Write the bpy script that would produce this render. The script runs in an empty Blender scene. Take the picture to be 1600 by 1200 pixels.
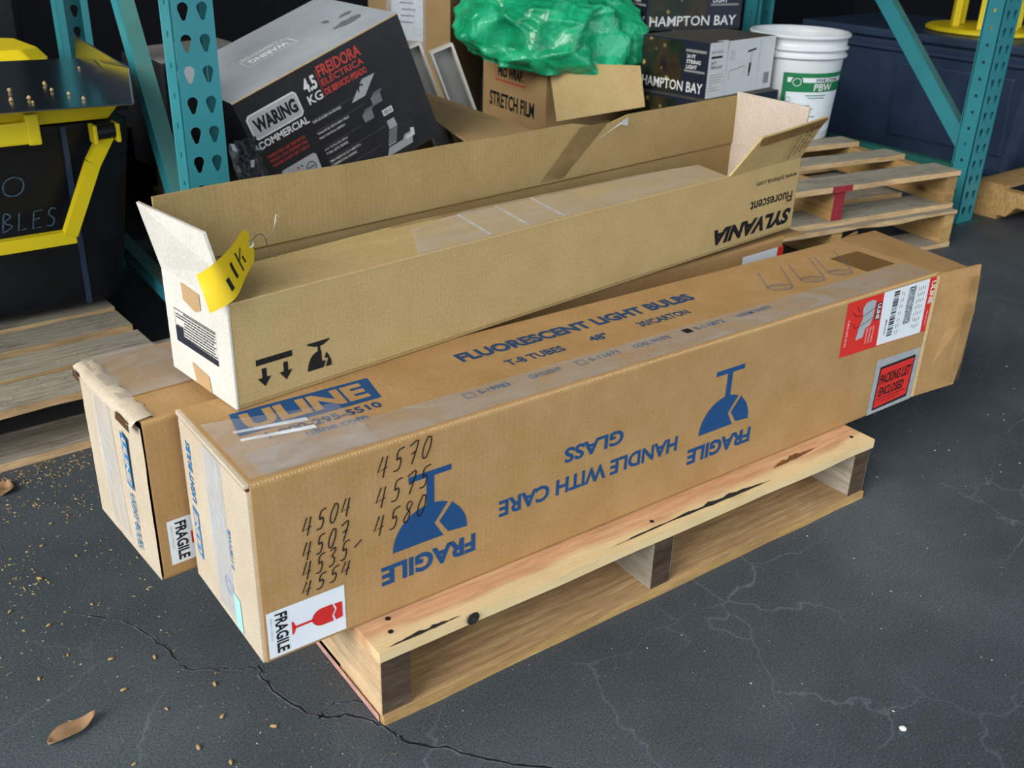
import bpy, bmesh, math, random
from mathutils import Vector, Matrix, noise as mnoise
R = random.Random(7)
S = bpy.context.scene
COL = S.collection
PI = math.pi

# ------------------------------------------------------------------ camera
cd = bpy.data.cameras.new('camera'); cam = bpy.data.objects.new('camera', cd); COL.objects.link(cam)
cr = Vector((0.80913, -0.58695, 0.02825)); cu = Vector((0.23691, 0.36983, 0.89839)); cf = Vector((0.53775, 0.72022, -0.43830))
cam.matrix_world = Matrix(((cr.x, cu.x, -cf.x, -0.4742), (cr.y, cu.y, -cf.y, -0.8935), (cr.z, cu.z, -cf.z, 0.9977), (0, 0, 0, 1)))
cd.sensor_width = 36.0; cd.lens = 1575.54 / 1600 * 36
cd.clip_start = 0.02; cd.clip_end = 200
cd.dof.use_dof = True; cd.dof.focus_distance = 1.55; cd.dof.aperture_fstop = 9.0
S.camera = cam
# ------------------------------------------------------------------ world, sun, exposure
w = bpy.data.worlds.new('sky'); S.world = w; w.use_nodes = True
bg = w.node_tree.nodes['Background']; bg.inputs[0].default_value = (0.82, 0.91, 1.0, 1); bg.inputs[1].default_value = 1.85
sl = bpy.data.lights.new('sun', 'SUN'); sl.energy = 3.1; sl.angle = math.radians(34); sl.color = (1.0, 0.96, 0.90)
so = bpy.data.objects.new('sun', sl); COL.objects.link(so); so.location = (-4, -2, 5)
so.rotation_euler = Vector((-0.84, -0.24, 0.50)).to_track_quat('Z', 'Y').to_euler()
S.view_settings.view_transform = 'Standard'; S.view_settings.look = 'None'
S.view_settings.gamma = 1.0; S.view_settings.use_curve_mapping = False; S.view_settings.exposure = 0.0
S.cycles.max_bounces = 6; S.cycles.transparent_max_bounces = 12

# ------------------------------------------------------------------ helpers
def lin(h):
    h = h.lstrip('#'); c = [int(h[i:i+2], 16) / 255 for i in (0, 2, 4)]
    return tuple(x / 12.92 if x <= 0.04045 else ((x + 0.055) / 1.055) ** 2.4 for x in c) + (1.0,)

def N(nt, typ, **kw):
    n = nt.nodes.new(typ)
    for k, v in kw.items():
        if isinstance(k, str) and hasattr(n, k): setattr(n, k, v)
    return n
def L(nt, a, b): nt.links.new(a, b)

def base_mat(name, rough=0.7, spec=0.3, metal=0.0):
    m = bpy.data.materials.new(name); m.use_nodes = True
    b = m.node_tree.nodes['Principled BSDF']
    b.inputs['Roughness'].default_value = rough; b.inputs['Metallic'].default_value = metal
    b.inputs['Specular IOR Level'].default_value = spec
    return m, m.node_tree, b

def mapping(nt, scale, rnd=False, coord='Object'):
    tc = N(nt, 'ShaderNodeTexCoord'); mp = N(nt, 'ShaderNodeMapping'); mp.inputs['Scale'].default_value = scale
    L(nt, tc.outputs[coord], mp.inputs['Vector'])
    if rnd:
        oi = N(nt, 'ShaderNodeObjectInfo'); mu = N(nt, 'ShaderNodeMath'); mu.operation = 'MULTIPLY'; mu.inputs[1].default_value = 40
        L(nt, oi.outputs['Random'], mu.inputs[0]); L(nt, mu.outputs[0], mp.inputs['Location'])
    return mp.outputs[0]
def noise(nt, vec, scale, detail=4, rough=0.55, dist=0.0):
    n = N(nt, 'ShaderNodeTexNoise'); n.inputs['Scale'].default_value = scale; n.inputs['Detail'].default_value = detail
    n.inputs['Roughness'].default_value = rough; n.inputs['Distortion'].default_value = dist
    L(nt, vec, n.inputs['Vector']); return n.outputs['Fac']
def ramp(nt, fac, stops):
    r = N(nt, 'ShaderNodeValToRGB'); e = r.color_ramp.elements
    while len(e) < len(stops): e.new(0.5)
    for k, (p, c) in enumerate(stops):
        e[k].position = p; e[k].color = lin(c) if isinstance(c, str) else ((c, c, c, 1) if not isinstance(c, tuple) else c)
    L(nt, fac, r.inputs[0]); return r.outputs[0]
def mix(nt, fac, a, b, mode='MIX'):
    n = N(nt, 'ShaderNodeMix'); n.data_type = 'RGBA'; n.blend_type = mode
    for sock, val in ((n.inputs[0], fac), (n.inputs[6], a), (n.inputs[7], b)):
        if hasattr(val, 'links') or hasattr(val, 'is_linked'): L(nt, val, sock)
        elif isinstance(val, str): sock.default_value = lin(val)
        else: sock.default_value = val
    return n.outputs[2]
def bump(nt, bsdf, h, strength, dist=0.002):
    b = N(nt, 'ShaderNodeBump'); b.inputs['Strength'].default_value = strength; b.inputs['Distance'].default_value = dist
    L(nt, h, b.inputs['Height']); L(nt, b.outputs[0], bsdf.inputs['Normal']); return b

def plain(name, c, rough=0.6, spec=0.3, metal=0.0, var=0.12, scale=30, dirt=None, dirt_amt=0.5, bmp=0.0):
    """one coloured surface with fine mottling, optional dirt patches"""
    m, nt, b = base_mat(name, rough, spec, metal)
    v = mapping(nt, (1, 1, 1))
    f = noise(nt, v, scale, 5)
    d = ramp(nt, f, [(0.3, 1 - var), (0.7, 1.0)])
    col = mix(nt, 1.0, c, d, 'MULTIPLY')
    if dirt:
        g = ramp(nt, noise(nt, v, scale * 0.25, 8, 0.7), [(0.5, 0.0), (0.72, dirt_amt)])
        col = mix(nt, g, col, dirt)
    L(nt, col, b.inputs['Base Color'])
    if bmp: bump(nt, b, f, bmp, 0.001)
    return m

def kraft(name, c0, c1, flute=(1, 0, 0), wear='#d9bd92', wear_amt=0.5, stain=None, flute_amt=0.25, rough=0.75):
    """corrugated board: fibrous colour, faint flutes, pale scuffs"""
    m, nt, b = base_mat(name, rough, 0.25)
    v = mapping(nt, (1, 1, 1))
    f1 = noise(nt, v, 14, 6, 0.65); f2 = noise(nt, v, 260, 3)
    col = mix(nt, ramp(nt, f1, [(0.3, 0.0), (0.7, 1.0)]), c0, c1)
    col = mix(nt, 1.0, col, ramp(nt, f2, [(0.3, 0.86), (0.7, 1.06)]), 'MULTIPLY')
    vs = mapping(nt, (9, 40, 40)); fs = noise(nt, vs, 6, 6, 0.75, 0.4)
    col = mix(nt, ramp(nt, fs, [(0.66, 0.0), (0.80, wear_amt)]), col, wear)
    if stain:
        col = mix(nt, ramp(nt, noise(nt, v, 5, 5, 0.6), [(0.5, 0.0), (0.75, 0.55)]), col, stain)
    L(nt, col, b.inputs['Base Color'])
    w = N(nt, 'ShaderNodeTexWave'); w.bands_direction = 'X'; w.inputs['Scale'].default_value = 36; w.inputs['Distortion'].default_value = 0.6
    mp = mapping(nt, (1, 1, 1) if flute[0] else (0, 1, 0.0))
    if not flute[0]: w.bands_direction = 'Y'
    L(nt, mp, w.inputs['Vector'])
    ad = N(nt, 'ShaderNodeMath'); ad.operation = 'MULTIPLY_ADD'; ad.inputs[1].default_value = flute_amt
    L(nt, w.outputs['Fac'], ad.inputs[0]); L(nt, f1, ad.inputs[2])
    bump(nt, b, ad.outputs[0], 0.35, 0.002)
    return m

def wood(name, stops, knots='#4a2f1c', dirt=None, dirt_amt=0.0, edge=None, edge_w=0.035, grain=1.0):
    """grain runs along the object's own X; colour differs board by board"""
    m, nt, b = base_mat(name, 0.75, 0.2)
    v = mapping(nt, (1.2, 9, 9), True)
    g = noise(nt, v, 5.0, 8, 0.65, 1.1)
    v2 = mapping(nt, (3, 60, 60), True)
    g2 = noise(nt, v2, 6, 4, 0.6, 0.3)
    col = ramp(nt, g, stops)
    wv = N(nt, 'ShaderNodeTexWave'); wv.bands_direction = 'Y'; wv.inputs['Scale'].default_value = 9; wv.inputs['Distortion'].default_value = 7
    wv.inputs['Detail'].default_value = 3; wv.inputs['Detail Scale'].default_value = 1.2
    L(nt, mapping(nt, (0.35, 2.2, 2.2), True), wv.inputs['Vector'])
    col = mix(nt, 1.0, col, ramp(nt, wv.outputs['Fac'], [(0.0, 1 - 0.13 * grain), (0.5, 1.0), (1.0, 1.04)]), 'MULTIPLY')
    col = mix(nt, 1.0, col, ramp(nt, g2, [(0.3, 1 - 0.24 * grain), (0.62, 1.05)]), 'MULTIPLY')
    if edge:
        tc = N(nt, 'ShaderNodeTexCoord'); sx = N(nt, 'ShaderNodeSeparateXYZ'); L(nt, tc.outputs['Object'], sx.inputs[0])
        ab = N(nt, 'ShaderNodeMath'); ab.operation = 'ABSOLUTE'; L(nt, sx.outputs['Y'], ab.inputs[0])
        ns = N(nt, 'ShaderNodeMath'); ns.operation = 'MULTIPLY_ADD'; ns.inputs[1].default_value = 0.05
        L(nt, noise(nt, mapping(nt, (2, 4, 4), True), 3, 2), ns.inputs[0]); L(nt, ab.outputs[0], ns.inputs[2])
        col = mix(nt, ramp(nt, ns.outputs[0], [(edge_w + 0.018, 0.0), (edge_w + 0.032, 0.9)]), col, edge)
    vo = N(nt, 'ShaderNodeTexVoronoi'); vo.inputs['Scale'].default_value = 3.1
    L(nt, mapping(nt, (1, 1.7, 1.7), True), vo.inputs['Vector'])
    col = mix(nt, ramp(nt, vo.outputs['Distance'], [(0.03, 0.8), (0.075, 0.25), (0.11, 0.0)]), col, knots)
    if dirt:
        col = mix(nt, ramp(nt, noise(nt, mapping(nt, (2, 5, 5), True), 4, 8, 0.75), [(0.5, 0.0), (0.68, dirt_amt)]), col, dirt)
    oi = N(nt, 'ShaderNodeObjectInfo')
    col = mix(nt, 1.0, col, ramp(nt, oi.outputs['Random'], [(0.0, 0.86), (1.0, 1.08)]), 'MULTIPLY')
    L(nt, col, b.inputs['Base Color'])
    bump(nt, b, g2, 0.5, 0.0015)
    return m

def film(name, tint='#ffffff', alpha=0.25, rough=0.12, wr=0.8, sc=(5, 9, 9)):
    """clear packing tape or stretch film: thin, glossy, softly wrinkled"""
    m, nt, b = base_mat(name, rough, 0.6)
    b.inputs['Base Color'].default_value = lin(tint)
    v = mapping(nt, sc); f = noise(nt, v, 2.2, 3, 0.5, 0.8)
    a = ramp(nt, f, [(0.3, alpha * 0.45), (0.7, min(1, alpha * 1.5))])
    L(nt, a, b.inputs['Alpha']); bump(nt, b, noise(nt, v, 4, 4, 0.6, 2.5), wr, 0.004)
    return m

M = {}
M['ink_blue_top'] = plain('ink_blue_top', lin('#24476c'), 0.7, var=0.2, scale=140)
M['ink_blue'] = plain('ink_blue', lin('#194a7c'), 0.7, var=0.15, scale=120)
M['ink_blue_faded'] = plain('ink_blue_faded', lin('#4b7096'), 0.7, var=0.3, scale=160)
M['ink_cyan'] = plain('ink_cyan', lin('#2f80bb'), 0.7, var=0.25, scale=150)
M['ink_black'] = plain('ink_black', lin('#17171a'), 0.6)
M['ink_grey'] = plain('ink_grey', lin('#8b8b86'), 0.7)
M['ink_white'] = plain('ink_white', lin('#e2e3e2'), 0.6)
M['ink_red'] = plain('ink_red', lin('#cf2b2b'), 0.5)
M['ink_rose'] = plain('ink_rose', lin('#c9473f'), 0.5)
M['ink_green'] = plain('ink_green', lin('#1f7a4c'), 0.5)
M['paper'] = plain('paper', lin('#dfe5ea'), 0.55, var=0.05)
M['red_paper'] = plain('red_paper', lin('#d8322a'), 0.45, var=0.08)
M['map_grey'] = plain('map_grey', lin('#a9b0b4'), 0.5)
M['pouch'] = plain('pouch', lin('#aeb2b4'), 0.25, 0.5, var=0.25, scale=60)
M['mint_paper'] = plain('mint_paper', lin('#a9e3d6'), 0.6)
M['kraft_red'] = kraft('kraft_red', lin('#a5804f'), lin('#b48f60'), wear_amt=0.4, flute_amt=0.10)
M['kraft_end_lit'] = kraft('kraft_end_lit', lin('#c1b098'), lin('#cdbfa8'), flute=(0, 1, 0), wear='#ded8cc', wear_amt=0.6, flute_amt=0.08)  # same kraft as the sides, bright left light painted in as paler colour
M['kraft_tan'] = kraft('kraft_tan', lin('#b49a68'), lin('#bda472'), wear_amt=0.12, flute_amt=0.08)
M['kraft_in'] = kraft('kraft_in', lin('#a18757'), lin('#ab9161'), wear_amt=0.1, flute_amt=0.14)
M['kraft_white'] = kraft('kraft_white', lin('#cdc8bd'), lin('#d9d5cb'), flute=(0, 1, 0), wear='#b9b09c', wear_amt=0.4, flute_amt=0.05)
M['kraft_pink'] = kraft('kraft_pink', lin('#bfae9e'), lin('#c9b9aa'), flute=(0, 1, 0), wear_amt=0.1)
M['kraft_plain'] = kraft('kraft_plain', lin('#a5875c'), lin('#b09266'), wear_amt=0.15, flute_amt=0.08)
M['kraft_dark'] = plain('kraft_dark', lin('#5a4126'), 0.9, var=0.4, scale=300)
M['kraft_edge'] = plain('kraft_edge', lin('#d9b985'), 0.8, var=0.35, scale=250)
M['tape_tan'] = plain('tape_tan', lin('#c2a075'), 0.35, 0.4, var=0.1)
M['tape_brown'] = plain('tape_brown', lin('#80603a'), 0.25, 0.5, var=0.2)
M['film'] = film('clear_tape', '#dcd8d6', 0.22, 0.16, 0.5)
M['film_dust'] = film('dusty_tape', '#bfb5a8', 0.40, 0.38, 0.12)
M['film_blue'] = film('stretch_film', '#dfe6ee', 0.30, 0.12, 0.8, (12, 9, 5))
M['film_fold'] = film('film_fold', '#eef1f4', 0.45, 0.12, 0.5)
M['film_brown'] = film('brown_clear_tape', '#7d6140', 0.26, 0.2, 0.3)
M['wood_new'] = wood('pine_fresh', [(0.25, '#bf9a74'), (0.5, '#d2b48c'), (0.75, '#e2caa4')], edge=None, dirt='#6a5a4b', dirt_amt=0.4)
M['wood_lead'] = wood('pine_heartwood', [(0.25, '#bd8a64'), (0.5, '#d0a077'), (0.75, '#e0b68c')], edge='#e2c998', dirt='#4a4038', dirt_amt=0.12, grain=0.6)
M['wood_low'] = wood('pine_dusty', [(0.25, '#9a7a55'), (0.5, '#b69468'), (0.75, '#ccac7c')], dirt='#6b5843', dirt_amt=0.45)
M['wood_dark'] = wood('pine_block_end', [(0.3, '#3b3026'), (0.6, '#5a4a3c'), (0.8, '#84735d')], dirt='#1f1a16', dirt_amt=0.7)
M['wood_grey'] = wood('pine_weathered', [(0.25, '#8c8576'), (0.5, '#a39b8a'), (0.75, '#b8af9c')], dirt='#4e463b', dirt_amt=0.5)
M['wood_tan'] = wood('pine_aged', [(0.25, '#9c7a4c'), (0.5, '#b5915c'), (0.75, '#caa873')], dirt='#5d4c38', dirt_amt=0.3)
M['wood_edge'] = wood('pine_sawn_edge', [(0.25, '#bb996b'), (0.5, '#d2b083'), (0.75, '#e4c79c')], dirt='#6a5238', dirt_amt=0.3)
M['bark'] = plain('bark', lin('#2a2c2b'), 0.9, var=0.5, scale=80)
M['resin'] = plain('resin', lin('#7a512c'), 0.6, var=0.4, scale=60)
M['wrap'] = plain('wrap', lin('#6f747a'), 0.12, 0.7, 0.55, var=0.5, scale=25)
M['red_paint'] = plain('red_paint', lin('#a3303a'), 0.8, var=0.35, scale=60)
M['pink_paint'] = plain('pink_paint', lin('#c9958c'), 0.9, var=0.3, scale=90, dirt='#cfae84', dirt_amt=1.0)
M['teal'] = plain('teal_paint', lin('#33868f'), 0.40, 0.4, var=0.14, scale=9, dirt='#2b6f70', dirt_amt=0.4)
M['teal_dusty'] = plain('teal_dusty', lin('#4a7f78'), 0.6, 0.3, var=0.2, scale=12, dirt='#8a7357', dirt_amt=0.9)
M['teal_green'] = plain('teal_green', lin('#1f5c55'), 0.5, 0.35, var=0.2, scale=8)
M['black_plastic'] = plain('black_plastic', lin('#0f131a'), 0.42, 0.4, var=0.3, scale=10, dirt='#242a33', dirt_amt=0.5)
M['navy_plastic'] = plain('navy_plastic', lin('#33455f'), 0.4, 0.45, var=0.3, scale=7, dirt='#3c4d68', dirt_amt=0.5)
M['yellow_plastic'] = plain('yellow_plastic', lin('#ead01c'), 0.4, 0.4, var=0.1, scale=8, dirt='#8d7a25', dirt_amt=0.25)
M['yellow_dirty'] = plain('yellow_dirty', lin('#e0c51e'), 0.5, 0.35, var=0.15, scale=14, dirt='#5a4c22', dirt_amt=0.8)
M['steel'] = plain('stainless', lin('#a3afbd'), 0.22, 0.5, 1.0, var=0.12, scale=14)
M['steel_edge'] = plain('steel_edge', lin('#c6ced6'), 0.25, 0.5, 1.0)
M['wire'] = plain('galvanised_wire', lin('#b0aa9c'), 0.35, 0.5, 0.9)
M['tag_yellow'] = plain('tag_yellow', lin('#dcbc1c'), 0.5, 0.3, var=0.06)
M['carton_black'] = plain('carton_black', lin('#27282c'), 0.4, 0.4, var=0.25, scale=18, dirt='#4a4744', dirt_amt=0.25)
M['carton_sky_sheen'] = plain('carton_sky_sheen', lin('#b3bac0'), 0.22, 0.5, var=0.2, scale=8, dirt='#55534f', dirt_amt=0.6)  # black gloss top with the sky's reflection painted as pale grey
M['plate_silver'] = plain('plate_silver', lin('#b9bcc0'), 0.3, 0.5, var=0.12)
M['print_steel'] = plain('print_steel', lin('#aeb2b6'), 0.5)
M['print_mid'] = plain('print_mid', lin('#6d7074'), 0.5)
M['white_carton'] = plain('white_carton', lin('#d9dbdc'), 0.5, var=0.06)
M['off_white'] = plain('off_white', lin('#d5d2c6'), 0.55, var=0.1)
M['grey_panel'] = plain('grey_panel', lin('#8b8b86'), 0.5, var=0.15)
M['navy_print'] = plain('navy_print', lin('#1c2333'), 0.4, 0.4, var=0.15)
M['dusty_top'] = plain('dusty_top', lin('#57534b'), 0.8, var=0.25, scale=20, dirt='#3a3733', dirt_amt=0.6)
M['bucket_white'] = plain('bucket_white', lin('#dfe3e6'), 0.35, 0.45, var=0.06, dirt='#a9a89f', dirt_amt=0.3)
M['seed'] = plain('seed', lin('#b89a66'), 0.7, var=0.4, scale=200)
M['crumb'] = plain('crumb', lin('#d8d8d2'), 0.6, var=0.2, scale=200)
M['chaff'] = plain('chaff', lin('#8f7a55'), 0.8, var=0.6, scale=300)
M['leaf'] = plain('leaf', lin('#a5825f'), 0.8, var=0.35, scale=60)
M['wall'] = plain('wall_paint', lin('#1f2226'), 0.9, var=0.2, scale=3)
M['crack_dust'] = plain('crack_dust', lin('#6d727a'), 0.9, var=0.6, scale=180)
M['crack_dark'] = plain('crack_dark', lin('#14161a'), 0.95)
M['chalk'] = plain('chalk', lin('#5a7185'), 0.9, var=0.7, scale=220)

def bokeh_mat():
    m, nt, b = base_mat('night_photo', 0.35, 0.4)
    v = mapping(nt, (1, 1, 1)); vo = N(nt, 'ShaderNodeTexVoronoi'); vo.inputs['Scale'].default_value = 26; L(nt, v, vo.inputs['Vector'])
    c = ramp(nt, noise(nt, v, 9, 3), [(0.3, '#0b1014'), (0.5, '#1c2a1c'), (0.62, '#3a2c1c'), (0.75, '#10131f')])
    c = mix(nt, ramp(nt, vo.outputs['Distance'], [(0.10, 1.0), (0.26, 0.0)]), c, '#b79a5c')
    L(nt, c, b.inputs['Base Color']); return m
M['bokeh'] = bokeh_mat()

def bag_mat():
    m, nt, b = base_mat('green_plastic', 0.22, 0.5)
    v = mapping(nt, (1, 1, 1)); f = noise(nt, v, 9, 6, 0.6, 1.2)
    L(nt, ramp(nt, f, [(0.3, '#0f8a5a'), (0.55, '#25b57c'), (0.8, '#5fdcaa')]), b.inputs['Base Color'])
    b.inputs['Transmission Weight'].default_value = 0.12
    bump(nt, b, noise(nt, mapping(nt, (1, 1.6, 0.7)), 16, 3, 0.5, 1.2), 0.5, 0.02); return m
M['bag'] = bag_mat()

def floor_mat():
    m, nt, b = base_mat('asphalt', 0.62, 0.35)
    v = mapping(nt, (1, 1, 1))
    f = noise(nt, v, 1.6, 8, 0.62, 0.5); g = noise(nt, v, 340, 2); h = noise(nt, mapping(nt, (3, 9, 1)), 5, 8, 0.75, 1.4)
    c = ramp(nt, f, [(0.28, '#394044'), (0.5, '#464d52'), (0.72, '#545b60')])
    c = mix(nt, 1.0, c, ramp(nt, g, [(0.3, 0.5), (0.7, 1.4)]), 'MULTIPLY')
    c = mix(nt, ramp(nt, h, [(0.60, 0.0), (0.82, 0.38)]), c, '#757c85')
    # hairline cracks
    wv = N(nt, 'ShaderNodeMix'); wv.data_type = 'VECTOR'; wv.inputs[0].default_value = 0.13
    nz = N(nt, 'ShaderNodeTexNoise'); nz.inputs['Scale'].default_value = 7; nz.inputs['Detail'].default_value = 5; L(nt, v, nz.inputs['Vector'])
    L(nt, v, wv.inputs[4]); L(nt, nz.outputs['Color'], wv.inputs[5])
    vo = N(nt, 'ShaderNodeTexVoronoi'); vo.feature = 'DISTANCE_TO_EDGE'; vo.inputs['Scale'].default_value = 5.5; L(nt, wv.outputs[1], vo.inputs['Vector'])
    ck = ramp(nt, vo.outputs['Distance'], [(0.0, 0.36), (0.006, 0.09), (0.016, 0.0)])
    mk = mix(nt, 1.0, ck, ramp(nt, noise(nt, v, 2.3, 3), [(0.46, 0.0), (0.66, 1.0)]), 'MULTIPLY')
    c = mix(nt, mk, c, '#8d949c')
    # pale grit
    vg = N(nt, 'ShaderNodeTexVoronoi'); vg.inputs['Scale'].default_value = 150; L(nt, v, vg.inputs['Vector'])
    gr = ramp(nt, vg.outputs['Distance'], [(0.10, 0.55), (0.16, 0.0)])
    sel = ramp(nt, vg.outputs['Color'], [(0.72, 0.0), (0.75, 1.0)])
    c = mix(nt, mix(nt, 1.0, gr, sel, 'MULTIPLY'), c, '#9c9a92')
    L(nt, c, b.inputs['Base Color'])
    L(nt, ramp(nt, f, [(0.3, 0.5), (0.7, 0.72)]), b.inputs['Roughness'])
    bump(nt, b, g, 0.25, 0.002); return m
M['floor'] = floor_mat()

# ---------- object helpers
def tag(o, label=None, cat=None, group=None, kind=None):
    if label: o['label'] = label
    if cat: o['category'] = cat
    if group: o['group'] = group
    if kind: o['kind'] = kind
    return o
def thing(name, label, cat, loc=(0, 0, 0), rot=(0, 0, 0), group=None):
    o = bpy.data.objects.new(name, None); COL.objects.link(o); o.empty_display_size = 0.05
    o.location = loc; o.rotation_euler = rot
    return tag(o, label, cat, group)
def link(name, me, parent=None, loc=(0, 0, 0), rot=(0, 0, 0)):
    o = bpy.data.objects.new(name, me); COL.objects.link(o); o.parent = parent
    o.location = loc; o.rotation_euler = rot
    return o
def dup_children(src, dst):
    for ch in [c for c in COL.objects if c.parent == src]:
        k = ch.copy(); COL.objects.link(k); k.parent = dst
        for g in [c for c in COL.objects if c.parent == ch]:
            d = g.copy(); COL.objects.link(d); d.parent = k
def copy_thing(src, loc, rot, label, group=None):
    r = src.copy(); COL.objects.link(r); r.location = loc; r.rotation_euler = rot; r['label'] = label
    if group: r['group'] = group
    dup_children(src, r); return r

class MB:
    def __init__(s): s.v = []; s.f = []; s.mi = []
    def add(s, vs, fs, mi=0):
        o = len(s.v); s.v += [tuple(p) for p in vs]; s.f += [tuple(i + o for i in f) for f in fs]; s.mi += [mi] * len(fs); return s
    def hexa(s, p, mi=0):          # 8 points: bottom 0-3 ccw, top 4-7
        return s.add(p, [(3, 2, 1, 0), (4, 5, 6, 7), (0, 1, 5, 4), (1, 2, 6, 5), (2, 3, 7, 6), (3, 0, 4, 7)], mi)
    def box(s, a, b, mi=0):
        x0, y0, z0 = a; x1, y1, z1 = b
        return s.hexa([(x0, y0, z0), (x1, y0, z0), (x1, y1, z0), (x0, y1, z0), (x0, y0, z1), (x1, y0, z1), (x1, y1, z1), (x0, y1, z1)], mi)
    def slab(s, q, t, mi=0):       # polygon given by points, thickened by vector-normal * t
        q = [Vector(p) for p in q]; n = len(q)
        nr = Vector((0, 0, 0))
        for i in range(n): nr += (q[i] - q[0]).cross(q[(i + 1) % n] - q[0])
        nr.normalize(); r = [p - nr * t for p in q]
        fs = [tuple(range(n)), tuple(range(2 * n - 1, n - 1, -1))] + [(i, n + i, n + (i + 1) % n, (i + 1) % n) for i in range(n)]
        return s.add(q + r, fs, mi)
    def tube(s, pts, r, n=8, mi=0, closed=False):
        pts = [Vector(p) for p in pts]; k = len(pts); vs = []; fs = []; up = Vector((0.13, 0.31, 0.94))
        for i, p in enumerate(pts):
            d = (pts[min(i + 1, k - 1)] - pts[max(i - 1, 0)]).normalized()
            a = d.cross(up); a = a.normalized() if a.length > 1e-4 else d.orthogonal().normalized(); b = d.cross(a)
            rr = r[i] if isinstance(r, (list, tuple)) else r
            vs += [p + (a * math.cos(2 * PI * j / n) + b * math.sin(2 * PI * j / n)) * rr for j in range(n)]
        for i in range(k - 1):
            for j in range(n): fs.append((i * n + j, i * n + (j + 1) % n, (i + 1) * n + (j + 1) % n, (i + 1) * n + j))
        fs += [tuple(range(n - 1, -1, -1)), tuple((k - 1) * n + j for j in range(n))]
        return s.add(vs, fs, mi)
    def lathe(s, prof, n=48, mi=0, c=(0, 0, 0), cap=True):
        vs = []; fs = []; k = len(prof)
        for r, z in prof: vs += [(c[0] + r * math.cos(2 * PI * j / n), c[1] + r * math.sin(2 * PI * j / n), c[2] + z) for j in range(n)]
        for i in range(k - 1):
            for j in range(n): fs.append((i * n + j, i * n + (j + 1) % n, (i + 1) * n + (j + 1) % n, (i + 1) * n + j))
        if cap: fs.append(tuple(range(n - 1, -1, -1)))
        return s.add(vs, fs, mi)
    def build(s, name, mats, parent=None, loc=(0, 0, 0), rot=(0, 0, 0), smooth=False, bevel=0.0, fixn=False):
        me = bpy.data.meshes.new(name); me.from_pydata([tuple(p) for p in s.v], [], s.f)
        for m in (mats if isinstance(mats, (list, tuple)) else [mats]): me.materials.append(M[m] if isinstance(m, str) else m)
        me.polygons.foreach_set('material_index', s.mi)
        if smooth: me.polygons.foreach_set('use_smooth', [True] * len(me.polygons))
        if fixn or bevel:
            bm = bmesh.new(); bm.from_mesh(me)
            bmesh.ops.recalc_face_normals(bm, faces=bm.faces)
            if bevel: bmesh.ops.bevel(bm, geom=list(bm.edges), offset=bevel, segments=2, affect='EDGES', profile=0.6)
            bm.to_mesh(me); bm.free()
        me.update()
        return link(name, me, parent, loc, rot)

# ---------- flat print: a plane frame (origin, x direction, y direction, normal lift)
class Face:
    def __init__(s, o, x, y, lift=0.0006):
        s.o = Vector(o); s.x = Vector(x).normalized(); s.y = Vector(y).normalized(); s.n = s.x.cross(s.y); s.lift = lift
    def p(s, a, b, k=1.0): return s.o + s.x * a + s.y * b + s.n * s.lift * k
_tc = {}
def glyphs(txt, bold=0.0, shear=0.0, space=1.0, res=3):
    key = (txt, bold, shear, space, res)
    if key not in _tc:
        c = bpy.data.curves.new('t', 'FONT'); c.body = txt; c.size = 1; c.offset = bold; c.shear = shear; c.resolution_u = res
        c.space_character = space; c.align_x = 'LEFT'
        o = bpy.data.objects.new('t', c); COL.objects.link(o)
        dg = bpy.context.evaluated_depsgraph_get(); me = o.evaluated_get(dg).to_mesh()
        vs = [tuple(v.co) for v in me.vertices]; fs = [tuple(p.vertices) for p in me.polygons]
        o.evaluated_get(dg).to_mesh_clear(); bpy.data.objects.remove(o); bpy.data.curves.remove(c)
        x0 = min(v[0] for v in vs); x1 = max(v[0] for v in vs); y0 = min(v[1] for v in vs); y1 = max(v[1] for v in vs)
        _tc[key] = ([((v[0] - x0) / (x1 - x0), (v[1] - y0) / (y1 - y0)) for v in vs], fs)
    return _tc[key]
def put_text(mb, F, txt, a, b, w, h, bold=0.02, shear=0.0, k=1.0, mp=None, mi=0, space=1.0, res=3):
    """text in the rectangle a..a+w, b..b+h of frame F"""
    vs, fs = glyphs(txt, bold, shear, space, res)
    mb.add([(mp(a + u * w, b + t * h) if mp else F.p(a + u * w, b + t * h, k)) for u, t in vs], fs, mi)
def text(F, txt, a, b, w, h, mat, parent, bold=0.02, shear=0.0, k=1.0, name='printed_text', space=1.0, res=3):
    mb = MB(); put_text(mb, F, txt, a, b, w, h, bold, shear, k, space=space, res=res); return mb.build(name, mat, parent)
def poly(F, pts, mat, parent, name, k=0.7):
    mb = MB(); mb.add([F.p(a, b, k) for a, b in pts], [tuple(range(len(pts)))]); return mb.build(name, mat, parent)
def rect(F, a, b, w, h, mat, parent, name, k=0.7): return poly(F, [(a, b), (a + w, b), (a + w, b + h), (a, b + h)], mat, parent, name, k)
def stroke(mb, F, pts, wd, k=1.4, mp=None, mi=0):
    pts = [Vector(p) for p in pts]
    f = mp or (lambda a, b: F.p(a, b, k)); vs = []
    for i, p in enumerate(pts):
        d = (pts[min(i + 1, len(pts) - 1)] - pts[max(i - 1, 0)]); d = d.normalized() if d.length > 1e-9 else Vector((1, 0))
        q = Vector((-d.y, d.x)) * wd / 2; vs += [f(p.x + q.x, p.y + q.y), f(p.x - q.x, p.y - q.y)]
    mb.add(vs, [(2 * i, 2 * i + 1, 2 * i + 3, 2 * i + 2) for i in range(len(pts) - 1)], mi)
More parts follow.
